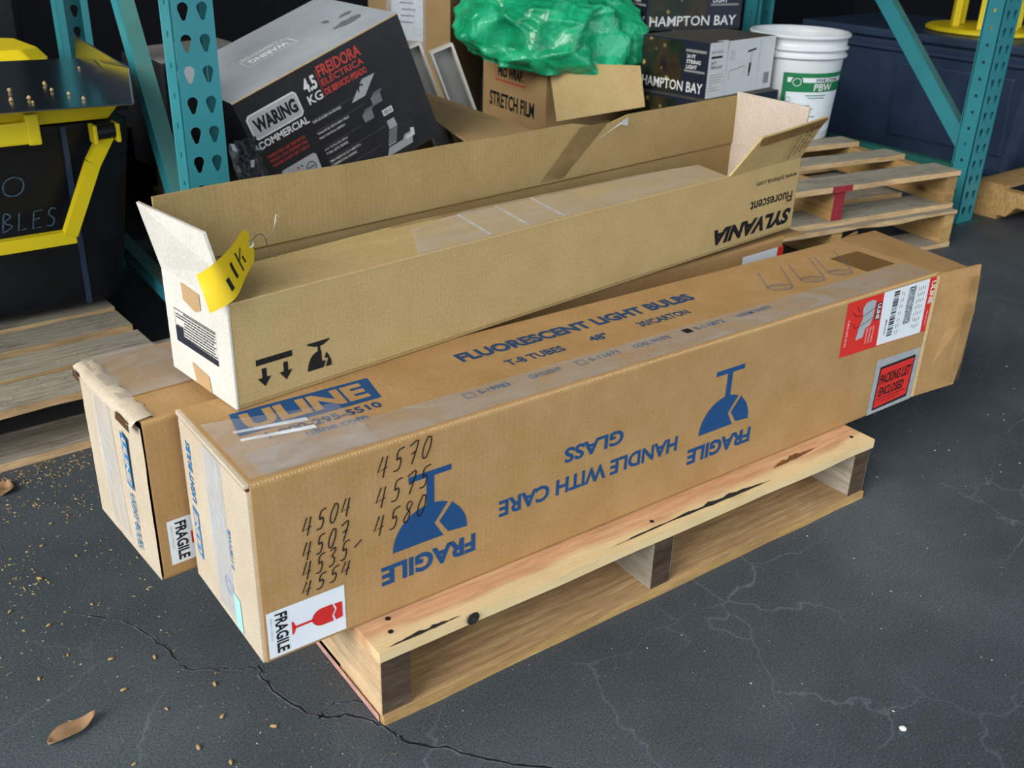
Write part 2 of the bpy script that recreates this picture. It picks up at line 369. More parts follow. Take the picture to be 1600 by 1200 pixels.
def smoothpts(pts, n=4):
    P = [Vector(p) for p in pts]; out = []
    for i in range(len(P) - 1):
        p0 = P[max(i - 1, 0)]; p1 = P[i]; p2 = P[i + 1]; p3 = P[min(i + 2, len(P) - 1)]
        for j in range(n):
            t = j / n; out.append(0.5 * (2 * p1 + (p2 - p0) * t + (2 * p0 - 5 * p1 + 4 * p2 - p3) * t * t + (3 * p1 - p0 - 3 * p2 + p3) * t ** 3))
    out.append(P[-1]); return out
HAND = {'4': [[(0.35, 1), (0.0, 0.35), (0.75, 0.42)], [(0.72, 0.95), (0.45, 0.0)]],
        '5': [[(0.95, 1.0), (0.45, 0.95), (0.35, 0.55), (0.6, 0.6), (0.7, 0.35), (0.5, 0.05), (0.1, 0.08)]],
        '0': [[(0.55, 1), (0.2, 0.55), (0.2, 0.1), (0.5, 0.05), (0.8, 0.5), (0.8, 0.9), (0.5, 1.0)]],
        '7': [[(0.2, 0.92), (0.9, 1.0), (0.45, 0.0)], [(0.35, 0.5), (0.8, 0.58)]],
        '8': [[(0.8, 0.9), (0.5, 1.0), (0.35, 0.75), (0.65, 0.4), (0.4, 0.0), (0.15, 0.2), (0.55, 0.55), (0.85, 0.85)]],
        '3': [[(0.25, 0.92), (0.7, 1.0), (0.75, 0.8), (0.45, 0.58), (0.7, 0.4), (0.6, 0.1), (0.15, 0.05)]],
        '1': [[(0.55, 1.0), (0.42, 0.0)]], '-': [[(0.3, 0.4), (1.0, 0.65)]],
        'A': [[(0.0, 0.0), (0.5, 1.0), (0.8, 0.0)], [(0.15, 0.4), (0.75, 0.42)]],
        'B': [[(0.1, 0), (0.15, 1.0), (0.7, 0.85), (0.2, 0.55), (0.85, 0.3), (0.1, 0.0)]],
        'L': [[(0.2, 1.0), (0.15, 0.0), (0.8, 0.05)]], 'E': [[(0.85, 1.0), (0.2, 0.95), (0.15, 0.0), (0.8, 0.03)], [(0.15, 0.5), (0.7, 0.55)]],
        'S': [[(0.85, 0.95), (0.4, 1.0), (0.25, 0.7), (0.7, 0.4), (0.6, 0.05), (0.1, 0.05)]],
        'N': [[(0.1, 0), (0.2, 1.0), (0.8, 0.0), (0.85, 1.0)]], 'O': [[(0.5, 1), (0.2, 0.85), (0.08, 0.5), (0.2, 0.12), (0.5, 0.0), (0.8, 0.12), (0.92, 0.5), (0.8, 0.85), (0.5, 1.0)]]}
def hand(mb, F, txt, a, b, w, h, wd, slant=0.0, rise=0.0, k=1.4, curve=True, mp=None):
    cw = w / len(txt)
    for i, ch in enumerate(txt):
        for st in HAND[ch]:
            pts = [(a + (i + 0.08 + x * 0.84) * cw + y * h * slant, b + y * h + (i + x) * rise) for x, y in st]
            if curve and ch not in '4EALN1': pts = smoothpts(pts, 4)
            stroke(mb, F, pts, wd, k, mp)

# ================================================================= SETTING
def structure(o): o['kind'] = 'structure'; return o
fl = MB(); fl.add([(-14, -14, 0), (14, -14, 0), (14, 14, 0), (-14, 14, 0)], [(0, 1, 2, 3)])
floor = structure(fl.build('floor', 'floor'))
structure(MB().box((-2.4, 4.2, 0), (9.0, 4.4, 4.0)).build('wall_back', 'wall'))
structure(MB().box((8.8, -7.0, 0), (9.0, 4.2, 4.0)).build('wall_right', 'wall'))
structure(MB().box((-2.4, 2.6, 0), (-2.2, 4.2, 4.0)).build('wall_left', 'wall'))
structure(MB().box((-2.4, -3.2, 4.0), (9.0, 4.4, 4.2)).build('ceiling', 'wall'))  # unseen roof, put in to block the sky and shape the light

# cracks in the floor slab: dark core with a dusty rim
def crack(pts, wd):
    P = [Vector((p[0], p[1])) for p in pts]; Q = smoothpts(P, 7); rr = random.Random(3); Q = [q + Vector((rr.uniform(-1, 1), rr.uniform(-1, 1))) * 0.0032 for q in Q]
    for mt, sc, z in (('crack_dust', 2.0, 0.0006), ('crack_dark', 0.85, 0.0010)):
        mb = MB()
        vs = []
        for i, p in enumerate(Q):
            d = (Q[min(i + 1, len(Q) - 1)] - Q[max(i - 1, 0)]).normalized(); q = Vector((-d.y, d.x)) * wd * sc * rr.uniform(0.35, 1.0)
            vs += [(p.x + q.x, p.y + q.y, z), (p.x - q.x, p.y - q.y, z)]
        mb.add(vs, [(2 * i, 2 * i + 1, 2 * i + 3, 2 * i + 2) for i in range(len(Q) - 1)])
        mb.build('floor_crack', mt, floor)
crack([(-0.089, 0.201), (-0.095, 0.144), (-0.063, 0.061), (-0.031, 0.046), (-0.004, 0.000), (0.013, -0.043), (0.059, -0.094), (0.101, -0.149), (0.16, -0.20)], 0.0026)
crack([(-0.262, 0.454), (-0.213, 0.394), (-0.186, 0.307), (-0.177, 0.253), (-0.14, 0.225), (-0.095, 0.20)], 0.0018)
crack([(-0.063, 0.061), (-0.04, 0.075), (-0.012, 0.062), (0.005, 0.04)], 0.0016)

# ================================================================= PALLETS
def board_mesh(name, l, wd, t, mat, seed=0, seg=8, rag=0.0012, chip=0.0, side=None):
    """a sawn board along X, centred, slightly uneven along its edges"""
    r = random.Random(seed); vs = []; fs = []
    for i in range(seg + 1):
        x = -l / 2 + l * i / seg; e = [r.uniform(-rag, rag) for _ in range(4)]
        ch = chip * max(0, mnoise.noise(Vector((x * 6 + seed, 3.3, seed)))) if chip else 0
        vs += [(x, -wd / 2 + e[0] + ch * 0.4, -t / 2 + e[3] * 0.4 + ch), (x, wd / 2 + e[1], -t / 2), (x, wd / 2 + e[1], t / 2 + e[2] * 0.4), (x, -wd / 2 + e[0], t / 2 + e[2] * 0.4)]
    for i in range(seg):
        a = i * 4; b = a + 4
        for j in range(4): fs.append((a + j, b + j, b + (j + 1) % 4, a + (j + 1) % 4))
    fs += [(0, 1, 2, 3), tuple(seg * 4 + j for j in (3, 2, 1, 0))]
    me = bpy.data.meshes.new(name); me.from_pydata(vs, [], fs); me.materials.append(M[mat])
    if side:
        me.materials.append(M[side])
        for k, p in enumerate(me.polygons): p.material_index = 1 if (k >= seg * 4 or k % 4 in (1, 3)) else 0
    me.update(); return me
def nail_heads(parent, pts, z):
    mb = MB(); mb.lathe([(0.004, 0), (0.0035, 0.0008), (0.0005, 0.0009)], 8, cap=False)
    o = mb.build('nail', 'ink_black', parent, (pts[0][0], pts[0][1], z))
    for x, y in pts[1:]: link('nail', o.data, parent, (x, y, z))

# --- front pallet (carries the cartons). local = world, origin at its front left bottom corner
pal = thing('pallet', 'fresh pine pallet under the long cartons in the foreground', 'pallet', (0, 0, 0))
SH = 0.0915; HB = 0.016; PW = 1.016; PD = 0.90
lead = board_mesh('lead_board', PW + 0.006, 0.125, HB, 'wood_lead', 5, 14, 0.0015)
low = board_mesh('bottom_board', PW, 0.125, HB, 'wood_low', 9, 12, 0.0015, side='wood_tan')
top2 = board_mesh('deck_board', PW, 0.095, HB, 'wood_new', 11, 8)
link('deck_board', lead, pal, (PW / 2, 0.0625, HB + SH + HB / 2))
for k in range(4): link('deck_board', top2, pal, (PW / 2, 0.225 + k * 0.15, HB + SH + HB / 2))
link('deck_board', lead, pal, (PW / 2, PD - 0.0625, HB + SH + HB / 2), (0, 0, PI))
link('bottom_board', low, pal, (PW / 2, 0.0625, HB / 2))
for y in (0.45, PD - 0.0625): link('bottom_board', low, pal, (PW / 2, y, HB / 2), (0, 0, PI))
def stringer(parent, x, mat, w=0.04, d=PD, cap=None, seed=1, zc=HB + SH / 2, h=SH, y0=0.004):
    me = board_mesh('stringer', d - 2 * y0, w, h, mat, seed, 10, 0.0015)
    o = link('stringer', me, parent, (x, d / 2, zc), (0, 0, PI / 2))
    if cap:
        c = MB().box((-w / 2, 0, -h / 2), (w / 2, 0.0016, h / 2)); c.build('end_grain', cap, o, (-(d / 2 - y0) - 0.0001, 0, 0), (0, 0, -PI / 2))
    return o
stringer(pal, 0.022, 'wood_new', 0.044, cap='wood_dark', seed=2)
stringer(pal, 0.500, 'wood_grey', 0.040, cap='wood_dark', seed=3)
stringer(pal, PW - 0.021, 'wood_grey', 0.040, cap='wood_dark', seed=4)
MB().add([(-0.0022, 0.01, 0.001), (-0.0022, 0.62, 0.001), (-0.0022, 0.62, 0.010), (-0.0022, 0.01, 0.012)], [(0, 3, 2, 1)]).build('painted_edge', 'pink_paint', pal)
def blotch(pts, mat, name, z):
    mb = MB(); mb.add([(x, y, z) for x, y in pts], [tuple(range(len(pts)))]); mb.build(name, mat, pal)
ZT = HB * 2 + SH + 0.0007
def streak(x0, x1, y0, y1, wd, seed, name='bark_streak', mat='bark'):
    r = random.Random(seed); n = 16; a = []; b = []
    for i in range(n + 1):
        f = i / n; x = x0 + (x1 - x0) * f; y = y0 + (y1 - y0) * f; h = wd * math.sin(PI * f) * r.uniform(0.35, 1.0); a.append((x, y + h)); b.append((x, y - h * 0.3))
    blotch(b + a[::-1], mat, name, ZT)
streak(0.012, 0.125, 0.0045, 0.006, 0.007, 1); streak(0.40, 0.56, 0.012, 0.014, 0.004, 2); streak(0.50, 0.75, 0.014, 0.010, 0.010, 3); streak(0.78, 0.90, 0.034, 0.040, 0.011, 5, 'resin_stain', 'resin')
MB().lathe([(0.001, 0), (0.010, 0.0)], 14, cap=False).build('knot', 'bark', pal, (0.139, -0.0022, HB + SH + 0.010), (PI / 2, 0, 0))
nail_heads(pal, [(0.03, 0.03), (0.025, 0.085), (0.04, 0.055), (0.495, 0.03), (0.51, 0.085), (0.99, 0.03), (0.98, 0.075)], HB * 2 + SH + 0.0004)

# --- stacked pallets in the rack behind
def old_pallet(label, loc, yaw, red=False, seed=0, broken=False, width=1.016, depth=1.2, ys=None, grp=None):
    p = thing('pallet', label, 'pallet', loc, (0, 0, yaw), grp)
    H = 0.091; t = 0.016
    ys = ys or [(0.05, 0.11), (0.27, 0.088), (0.475, 0.088), (0.68, 0.088), (0.885, 0.088), (1.14, 0.11)]
    for i, (y, wd) in enumerate(ys):
        me = board_mesh('deck_board', width + R.uniform(-0.006, 0.006), wd, t, 'wood_grey', seed + i, 12, 0.002, 0.011 if broken and i == 0 else 0, side='wood_edge')
        link('deck_board', me, p, (width / 2, y, 2 * t + H - t / 2))
    lowm = board_mesh('bottom_board', width, 0.12, t, 'wood_grey', seed + 20, 8, 0.002, side='wood_edge')
    for y in (0.06, depth / 2, depth - 0.06): link('bottom_board', lowm, p, (width / 2, y, t / 2))
    for k, x in enumerate((0.024, width * 0.5, width - 0.024)):
        stringer(p, x, 'wood_tan', 0.042, depth, cap='red_paint' if (red and k == 1) else 'wood_tan', seed=seed + 30 + k, zc=t + H / 2, h=H)
    return p
YW = -0.135
c_, s_ = math.cos(YW), math.sin(YW)
fr = Vector((2.560, 0.826, 0)); o_ = fr - Vector((c_, s_, 0)) * 1.016
p1 = old_pallet('weathered pallet at floor level, lower of the stacked pair by the right rack post', (o_.x - 0.006, o_.y - 0.012, 0), YW - 0.01, seed=50, broken=True, depth=1.16)
p2 = old_pallet('weathered pallet with a red painted stringer, upper of the stacked pair', (o_.x, o_.y, 0.1232), YW, red=True, seed=80, depth=1.16)
rp = MB().box((-0.035, -0.0565, -0.009), (0.045, -0.0535, 0.009)); rp.build('red_paint_mark', 'red_paint', p2, (0.50, 0.05, 0.115))
p3 = old_pallet('grey pallet behind the long open carton, lower of the pair under the black fryer carton', (0.42, 1.13, 0), -0.05, seed=110, depth=1.16)
p4 = old_pallet('grey pallet behind the long open carton, carrying the black fryer carton', (0.42, 1.13, 0.1232), -0.05, seed=140, depth=1.16)
p5 = old_pallet('grimy grey pallet under the black tote with yellow lid', (-0.93, 0.925, 0), 0.045, seed=170, depth=1.16,
                ys=[(0.055, 0.11), (0.18, 0.10), (0.315, 0.10), (0.43, 0.085), (0.62, 0.10), (0.85, 0.10), (1.1, 0.10)])
# --- notched pallet at far right
p6 = thing('pallet', 'tan pallet with notched stringer, partly seen beyond the right rack post', 'pallet', (3.02, -0.06, 0), (0, 0, 0.03))
for i in range(6): link('deck_board', board_mesh('deck_board', 1.0, 0.10, 0.016, 'wood_tan', 210 + i), p6, (0.5, 0.06 + i * 0.19, 0.114))
for y in (0.06, 0.53, 1.01): link('bottom_board', board_mesh('bottom_board', 1.0, 0.1, 0.016, 'wood_tan', 220), p6, (0.5, y, 0.008))
for x in (0.02, 0.5, 0.98):
    pr = [(0.0, 0.016), (0.14, 0.016), (0.17, 0.055), (0.36, 0.055), (0.39, 0.016), (0.68, 0.016), (0.71, 0.055), (0.90, 0.055), (0.93, 0.016), (1.07, 0.016), (1.07, 0.106), (0.0, 0.106)]
    MB().slab([(x - 0.02, a, b) for a, b in pr], -0.04).build('stringer', 'wood_tan', p6, fixn=True)

# ================================================================= LONG CARTONS
ZP = 0.1235
def rounded_tube(L_, W, H, t, r, ex=0.0):
    """four-walled sleeve along X with soft creases, open at both ends"""
    mb = MB()
    def loop(o, rad):
        c = []
        for cx, cz, a0 in ((W - rad - o, rad + o, -PI / 2), (W - rad - o, H - rad - o, 0), (rad + o, H - rad - o, PI / 2), (rad + o, rad + o, PI)):
            for k in range(4): a = a0 + k * PI / 6; c.append((cx + rad * math.cos(a), cz + rad * math.sin(a)))
        return c
    lo = loop(0, r); li = loop(t, max(r - t, 0.0005)); n = len(lo)
    for x in (0, L_): mb.v += [(x, a, b) for a, b in lo] + [(x, a, b) for a, b in li]
    f = []
    for j in range(n):
        k = (j + 1) % n
        f += [(j, k, 2 * n + k, 2 * n + j), (n + k, n + j, 3 * n + j, 3 * n + k), (k, j, n + j, n + k), (2 * n + j, 2 * n + k, 3 * n + k, 3 * n + j)]
    mb.f += f; mb.mi += [0] * len(f)
    return mb
AL, AW, AH = 1.350, 0.2303, 0.2623
A = thing('carton', 'long kraft carton of fluorescent tubes with blue print, front one on the fresh pallet', 'carton', (-0.127, 0.0611, ZP), (0, 0, 0.0031))
rounded_tube(AL, AW, AH, 0.005, 0.006).build('body', 'kraft_red', A, fixn=True)
# left end: two flaps meeting, top flute edge showing
e = MB(); e.box((-0.004, 0.004, 0.002), (0.0, AW - 0.004, AH - 0.012)); e.build('end_flap', 'kraft_end_lit', A)
e = MB()
for j in range(44):
    y = 0.006 + j * (AW - 0.012) / 44; e.box((-0.0036, y, AH - 0.0125), (-0.0006, y + 0.0027, AH - 0.0085))
e.build('flute_edge', 'kraft_dark', A)
MB().box((-0.0065, 0.004, AH - 0.007), (0.0, AW - 0.004, AH - 0.001)).build('top_lip', 'kraft_end_lit', A, bevel=0.001)
MB().box((-0.0052, AW * 0.36, 0.012), (-0.0042, AW * 0.62, AH - 0.012)).build('end_tape', 'film_blue', A)
MB().box((AL - 0.012, 0.007, 0.007), (AL - 0.007, AW - 0.007, AH - 0.007)).build('end_panel', 'kraft_plain', A)
# right end: open flaps
mb = MB(); mb.slab([(AL, 0, 0.004), (1.476, -0.011, 0.003), (1.484, -0.013, 0.05), (1.468, -0.022, 0.17), (1.463, -0.017, AH), (AL, 0, AH - 0.003)], 0.004); mb.build('side_flap', 'kraft_red', A, fixn=True)
mb = MB(); mb.slab([(AL, 0.002, AH), (1.463, 0.010, AH - 0.012), (1.512, 0.255, AH - 0.014), (AL, AW, AH)], 0.004); mb.build('top_flap', 'kraft_red', A, fixn=True)
mb = MB(); mb.slab([(AL, AW, 0.004), (1.47, AW + 0.03, 0.003), (1.46, AW + 0.035, AH - 0.01), (AL, AW, AH - 0.003)], -0.004); mb.build('side_flap', 'kraft_red', A, fixn=True)
MB().add([(1.438, -0.0225, 0.02), (1.470, -0.0235, 0.02), (1.459, -0.0245, 0.245), (1.430, -0.0215, 0.245)], [(0, 1, 2, 3)]).build('flap_tape', 'film_brown', A)
MB().add([(AL - 0.006, -0.0008, 0.005), (AL + 0.004, -0.0018, 0.005), (AL + 0.004, -0.0018, AH - 0.006), (AL - 0.006, -0.0008, AH - 0.006)], [(0, 1, 2, 3)]).build('crease', 'kraft_edge', A)
# pale perforated crease along the front top edge
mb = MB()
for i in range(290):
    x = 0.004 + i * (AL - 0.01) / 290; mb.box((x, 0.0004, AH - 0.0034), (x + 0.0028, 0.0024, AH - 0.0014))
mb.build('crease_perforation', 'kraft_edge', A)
# tape along the front top crease, and old film at the left corner
Ft = Face((0, 0, AH), (1, 0, 0), (0, 1, 0))
Ff = Face((0, 0, 0), (1, 0, 0), (0, 0, 1))
Fu = Face((AL, 0, AH), (-1, 0, 0), (0, 0, -1))          # upside down on the front
rect(Ft, 0.02, 0.006, AL - 0.03, 0.062, 'film_dust', A, 'crease_tape', 1.6)
mb = MB(); rr = random.Random(5); n1 = 14; n2 = 12
for i in range(n1):
    for j in range(n2): mb.v.append((0.004 + 0.17 * i / (n1 - 1), 0.01 + 0.155 * j / (n2 - 1) * (1 - 0.25 * i / (n1 - 1)), AH + 0.0012 + max(0, mnoise.noise(Vector((i * 0.55, j * 0.9, 2)))) * 0.006))
for i in range(n1 - 1):
    for j in range(n2 - 1): mb.f.append((i * n2 + j, (i + 1) * n2 + j, (i + 1) * n2 + j + 1, i * n2 + j + 1)); mb.mi.append(0)
mb.build('loose_film', 'film', A, smooth=True)
for y0, y1, h in ((0.120, 0.104, 0.003), (0.097, 0.080, 0.003)):
    mb = MB(); mb.slab([(0.03, y0, AH + 0.002), (0.122, y1 - 0.003, AH + 0.003), (0.120, y1 + 0.003, AH + h + 0.002), (0.03, y0 + 0.004, AH + h)], 0.0006); mb.build('film_fold', 'film_fold', A, fixn=True)
rect(Ft, 1.235, 0.075, 0.085, 0.085, 'tape_brown', A, 'brown_tape', 1.2)
# top print
def slant_logo(F, a, b, w, h, mat, parent, letters, lk=1.2):
    poly(F, [(a - 0.06 * w, b), (a + w - 0.06 * w, b), (a + w + 0.0 * w, b + h), (a, b + h)], mat, parent, 'logo_block', 0.7)
    text(F, 'ULINE', a + 0.03 * w, b + h * 0.14, w * 0.88, h * 0.72, letters, parent, 0.045, 0.1, lk, 'logo_letters')
slant_logo(Ft, 0.045, 0.112, 0.20, 0.062, 'ink_blue', A, 'kraft_red')
text(Ft, '1-800-295-5510', 0.062, 0.087, 0.160, 0.017, 'ink_blue_top', A, 0.03)
text(Ft, 'uline.com', 0.105, 0.066, 0.085, 0.017, 'ink_blue_faded', A, 0.02)
text(Ft, 'FLUORESCENT LIGHT BULBS', 0.386, 0.145, 0.476, 0.029, 'ink_blue_top', A, 0.045, 0.0)
text(Ft, 'T-8 TUBES', 0.436, 0.098, 0.105, 0.019, 'ink_blue_top', A, 0.03)
text(Ft, '48"', 0.594, 0.100, 0.036, 0.019, 'ink_blue_top', A, 0.03)
text(Ft, '30/CARTON', 0.698, 0.103, 0.110, 0.019, 'ink_blue_top', A, 0.03)
for a, w_, s in ((0.348, 0.052, 'S-19983'), (0.436, 0.056, 'DAYLIGHT'), (0.545, 0.056, 'S-11671'), (0.632, 0.075, 'COOL WHITE'), (0.762, 0.066, 'S-11872'), (0.858, 0.082, 'WARM WHITE')):
    text(Ft, s, a, 0.046, w_, 0.011, 'ink_blue_faded', A, 0.015, k=2.2)
for a in (0.326, 0.522):
    mb = MB(); stroke(mb, Ft, [(a, 0.044), (a + 0.015, 0.044), (a + 0.015, 0.058), (a, 0.058), (a, 0.044)], 0.0016, 2.2); mb.build('tick_box', 'ink_blue_faded', A)
rect(Ft, 0.738, 0.045, 0.016, 0.014, 'ink_black', A, 'tick_box', 2.2)
# line drawing of three tubes
mb = MB()
for a, e in ((1.0, 0.0), (1.084, 0.004), (1.160, 0.006)):
    q1 = Vector((a + 0.004, 0.112 - e)); q2 = Vector((a + 0.052, 0.098 - e)); cc = (q1 + q2) / 2; mj = (q2 - q1) / 2; mn = Vector((0.006, 0.0135))
    stroke(mb, Ft, [(a + 0.054, 0.180), q1], 0.0012, 2.4); stroke(mb, Ft, [(a + 0.118, 0.184), q2], 0.0012, 2.4)
    for sc_ in (1.0, 0.8, 0.42):
        stroke(mb, Ft, [cc + mj * sc_ * math.cos(t * PI / 12) + mn * sc_ * math.sin(t * PI / 12) for t in range(25)], 0.0009, 2.4)
mb.build('tube_drawing', 'ink_blue_faded', A)
# front print, upside down
def fu(x, z): return AL - x, AH - z
def text_up(txt, x0, x1, z0, z1, mat='ink_blue', bold=0.03):
    a, b = fu(x1, z1); return text(Fu, txt, a, b, x1 - x0, z1 - z0, mat, A, bold)
text_up('FRAGILE', 0.163, 0.311, 0.050, 0.080, bold=0.04); text_up('FRAGILE', 0.722, 0.870, 0.052, 0.081, bold=0.04)
text_up('HANDLE WITH CARE', 0.350, 0.695, 0.089, 0.116); text_up('GLASS', 0.464, 0.577, 0.139, 0.164)
def broken_glass(F, x0, z0, x1, z1, z2, mat, parent):
    """stem up, cracked bowl below; x0..x1 bowl width, z0 rim, z1 bowl top, z2 foot"""
    xm = (x0 + x1) / 2; hw = (x1 - x0) / 2; hb = z1 - z0
    bowl = [(xm + hw * math.cos(t), z0 + hb * math.sin(t)) for t in [i * PI / 22 for i in range(23)]]
    c0 = (xm + hw * 0.34, z0); c1 = (xm + hw * 0.10, z0 + hb * 0.42); c2 = (xm + hw * 0.46, z0 + hb * 0.885)
    left = [p for p in bowl if p[0] < c2[0]]
    poly(F, left + [c0, c1, c2], mat, parent, 'printed_glass', 1.0)
    d = hw * 0.13
    right = [p for p in bowl if p[0] > c2[0] + d]
    poly(F, right + [(c2[0] + d, c2[1] * 0.985), (c1[0] + d, c1[1]), (c0[0] + d, c0[1] + hb * 0.05)], mat, parent, 'printed_glass_shard', 1.0)
    rect(F, xm - hw * 0.10, z1 - 0.004, hw * 0.2, z2 - z1, mat, parent, 'printed_stem', 0.95)
    rect(F, xm - hw * 0.56, z2 - 0.005, hw * 1.12, 0.0085, mat, parent, 'printed_foot', 0.9)
broken_glass(Ff, 0.181, 0.096, 0.297, 0.153, 0.199, 'ink_blue', A)
broken_glass(Ff, 0.742, 0.100, 0.858, 0.157, 0.203, 'ink_blue', A)
# marker numbers
mb = MB()
for s, a, b, w_ in (('4570', 0.160, 0.214, 0.083), ('4575', 0.156, 0.171, 0.083), ('4580', 0.152, 0.130, 0.082), ('4504', 0.056, 0.168, 0.070), ('4507', 0.054, 0.133, 0.066), ('4535-', 0.052, 0.105, 0.084), ('4554', 0.050, 0.081, 0.072)):
    hand(mb, Ff, s, a, b, w_, 0.030 if s[2] == '7' or s[2] == '8' else (0.026 if s != '4554' else 0.021), 0.0018, 0.10, 0.0028, 1.9)
mb.build('marker_numbers', 'ink_black', A)
# fragile sticker
def fragile_sticker(F, parent, a, b, w, h, label):
    st = rect(F, a, b, w, h, 'paper', parent, 'fragile_sticker', 0.8); st['label'] = label
    G = Face(F.p(a, b + h, 0.8), -F.y, F.x, 0.0005)      # reads downwards
    text(G, 'FRAGILE', h * 0.07, w * 0.10, h * 0.86, w * 0.155, 'ink_black', st, 0.03)
    text(G, 'MADE IN U.S.A.   FORM NO. 2250', h * 0.12, w * 0.04, h * 0.5, w * 0.022, 'ink_grey', st, 0.0, res=1)
    poly(G, [(h * 0.36, w * 0.30), (h * 0.66, w * 0.30), (h * 0.64, w * 0.325), (h * 0.53, w * 0.35), (h * 0.49, w * 0.35), (h * 0.38, w * 0.325)], 'ink_red', st, 'printed_foot', 1.0)
    rect(G, h * 0.485, w * 0.34, h * 0.05, w * 0.24, 'ink_red', st, 'printed_stem', 1.0)
    bow = [(h * (0.51 - 0.19 * math.cos(t)), w * (0.70 - 0.14 * math.sin(t))) for t in [i * PI / 12 for i in range(13)]]
    poly(G, bow + [(h * 0.70, w * 0.84), (h * 0.58, w * 0.82), (h * 0.46, w * 0.86), (h * 0.32, w * 0.83)], 'ink_red', st, 'printed_glass', 1.0)
    poly(G, [(h * 0.33, w * 0.855), (h * 0.45, w * 0.885), (h * 0.58, w * 0.845), (h * 0.70, w * 0.87), (h * 0.68, w * 0.96), (h * 0.34, w * 0.96)], 'ink_red', st, 'printed_glass_shard', 1.0)
    return st
fragile_sticker(Ff, A, 0.003, 0.007, 0.106, 0.070, 'white FRAGILE sticker with red wine glass')
# address label, red and white
lb = poly(Ff, [(1.084, 0.153), (1.349, 0.146), (1.349, 0.2565), (1.082, 0.2565)], 'red_paper', A, 'address_label', 0.8); lb['label'] = 'red and white address label with barcodes'
poly(Ff, [(1.191, 0.152), (1.3275, 0.147), (1.3225, 0.2563), (1.184, 0.2563)], 'paper', lb, 'white_panel', 1.2)
Gd = Face((1.33, 0, 0.253), (0, 0, -1), (1, 0, 0))
text(Gd, 'ULINE', 0.004, 0.001, 0.045, 0.0125, 'ink_white', lb, 0.03, k=1.8, name='printed_logo')
text(Gd, '1-800-295-5510', 0.062, 0.004, 0.03, 0.005, 'ink_white', lb, 0.0, k=1.8, res=1)
rect(Face((1.168, 0, 0.240), (0, 0, -1), (1, 0, 0)), 0, 0, 0.034, 0.014, 'ink_black', lb, 'logo_block', 1.6)
text(Face((1.170, 0, 0.238), (0, 0, -1), (1, 0, 0)), 'ULINE', 0, 0, 0.030, 0.010, 'ink_white', lb, 0.03, k=2.2, name='printed_logo')
text(Face((1.090, 0, 0.222), (0, 0, -1), (1, 0, 0)), '1-800-295-5510', 0, 0, 0.05, 0.0055, 'ink_white', lb, 0.01, k=1.8, res=1)
for q in range(3): text(Face((1.150 + q * 0.009, 0, 0.196), (0, 0, -1), (1, 0, 0)), ('SHIPPING SUPPLY', 'SPECIALISTS', 'NEXT DAY SERVICE')[q], 0, 0, 0.032, 0.0045, 'ink_white', lb, 0.0, k=1.8, res=1)
poly(Ff, [(1.128, 0.238), (1.136, 0.247), (1.152, 0.249), (1.163, 0.246), (1.163, 0.215), (1.158, 0.200), (1.146, 0.197), (1.142, 0.180), (1.122, 0.178), (1.126, 0.204), (1.133, 0.218)], 'map_grey', lb, 'printed_map', 1.6)
mb = MB()
for pts in ([(1.100, 0.236), (1.112, 0.226), (1.128, 0.224)], [(1.126, 0.204), (1.163, 0.214)], [(1.133, 0.222), (1.163, 0.232)], [(1.104, 0.214), (1.114, 0.203), (1.126, 0.204)], [(1.110, 0.245), (1.118, 0.234), (1.128, 0.238)]): stroke(mb, Ff, pts, 0.0011, 2.0)
mb.build('printed_map_lines', 'ink_black', lb)
mb = MB(); rr = random.Random(9); z = 0.164
while z < 0.249:
    t = rr.choice((0.0008, 0.0012, 0.0022, 0.003)); mb.add([Ff.p(1.216, z, 1.8), Ff.p(1.232, z, 1.8), Ff.p(1.232, z + t, 1.8), Ff.p(1.216, z + t, 1.8)], [(0, 1, 2, 3)]); z += t + rr.choice((0.0008, 0.0012, 0.002))
for j in range(6):       # stacked bar code: six columns of fine bars
    a = 1.261 + j * 0.0036; b = 0.178
    while b < 0.246:
        t = rr.choice((0.0006, 0.0009, 0.0014)); mb.add([Ff.p(a, b, 1.8), Ff.p(a + 0.0034, b, 1.8), Ff.p(a + 0.0034, b + t, 1.8), Ff.p(a, b + t, 1.8)], [(0, 1, 2, 3)]); b += t + rr.choice((0.0006, 0.0008, 0.0016))
mb.add([Ff.p(1.262, 0.2475, 1.8), Ff.p(1.282, 0.2475, 1.8), Ff.p(1.282, 0.250, 1.8), Ff.p(1.262, 0.250, 1.8)], [(0, 1, 2, 3)])
mb.build('printed_barcode', 'ink_black', lb)
mb = MB()
for i, a in enumerate((1.240, 1.246, 1.292, 1.298, 1.304, 1.311)):
    for q in range(7):
        b = 0.240 - q * 0.0125 - rr.random() * 0.003; mb.add([Ff.p(a, b, 1.8), Ff.p(a + 0.0018, b, 1.8), Ff.p(a + 0.0018, b + 0.007, 1.8), Ff.p(a, b + 0.007, 1.8)], [(0, 1, 2, 3)])
mb.build('printed_small_type', 'ink_grey', lb)['kind'] = 'stuff'
text(Face((1.204, 0, 0.200), (0, 0, -1), (1, 0, 0)), '(420) 96103', 0, 0, 0.03, 0.006, 'ink_black', lb, 0.03, k=1.8, res=1)
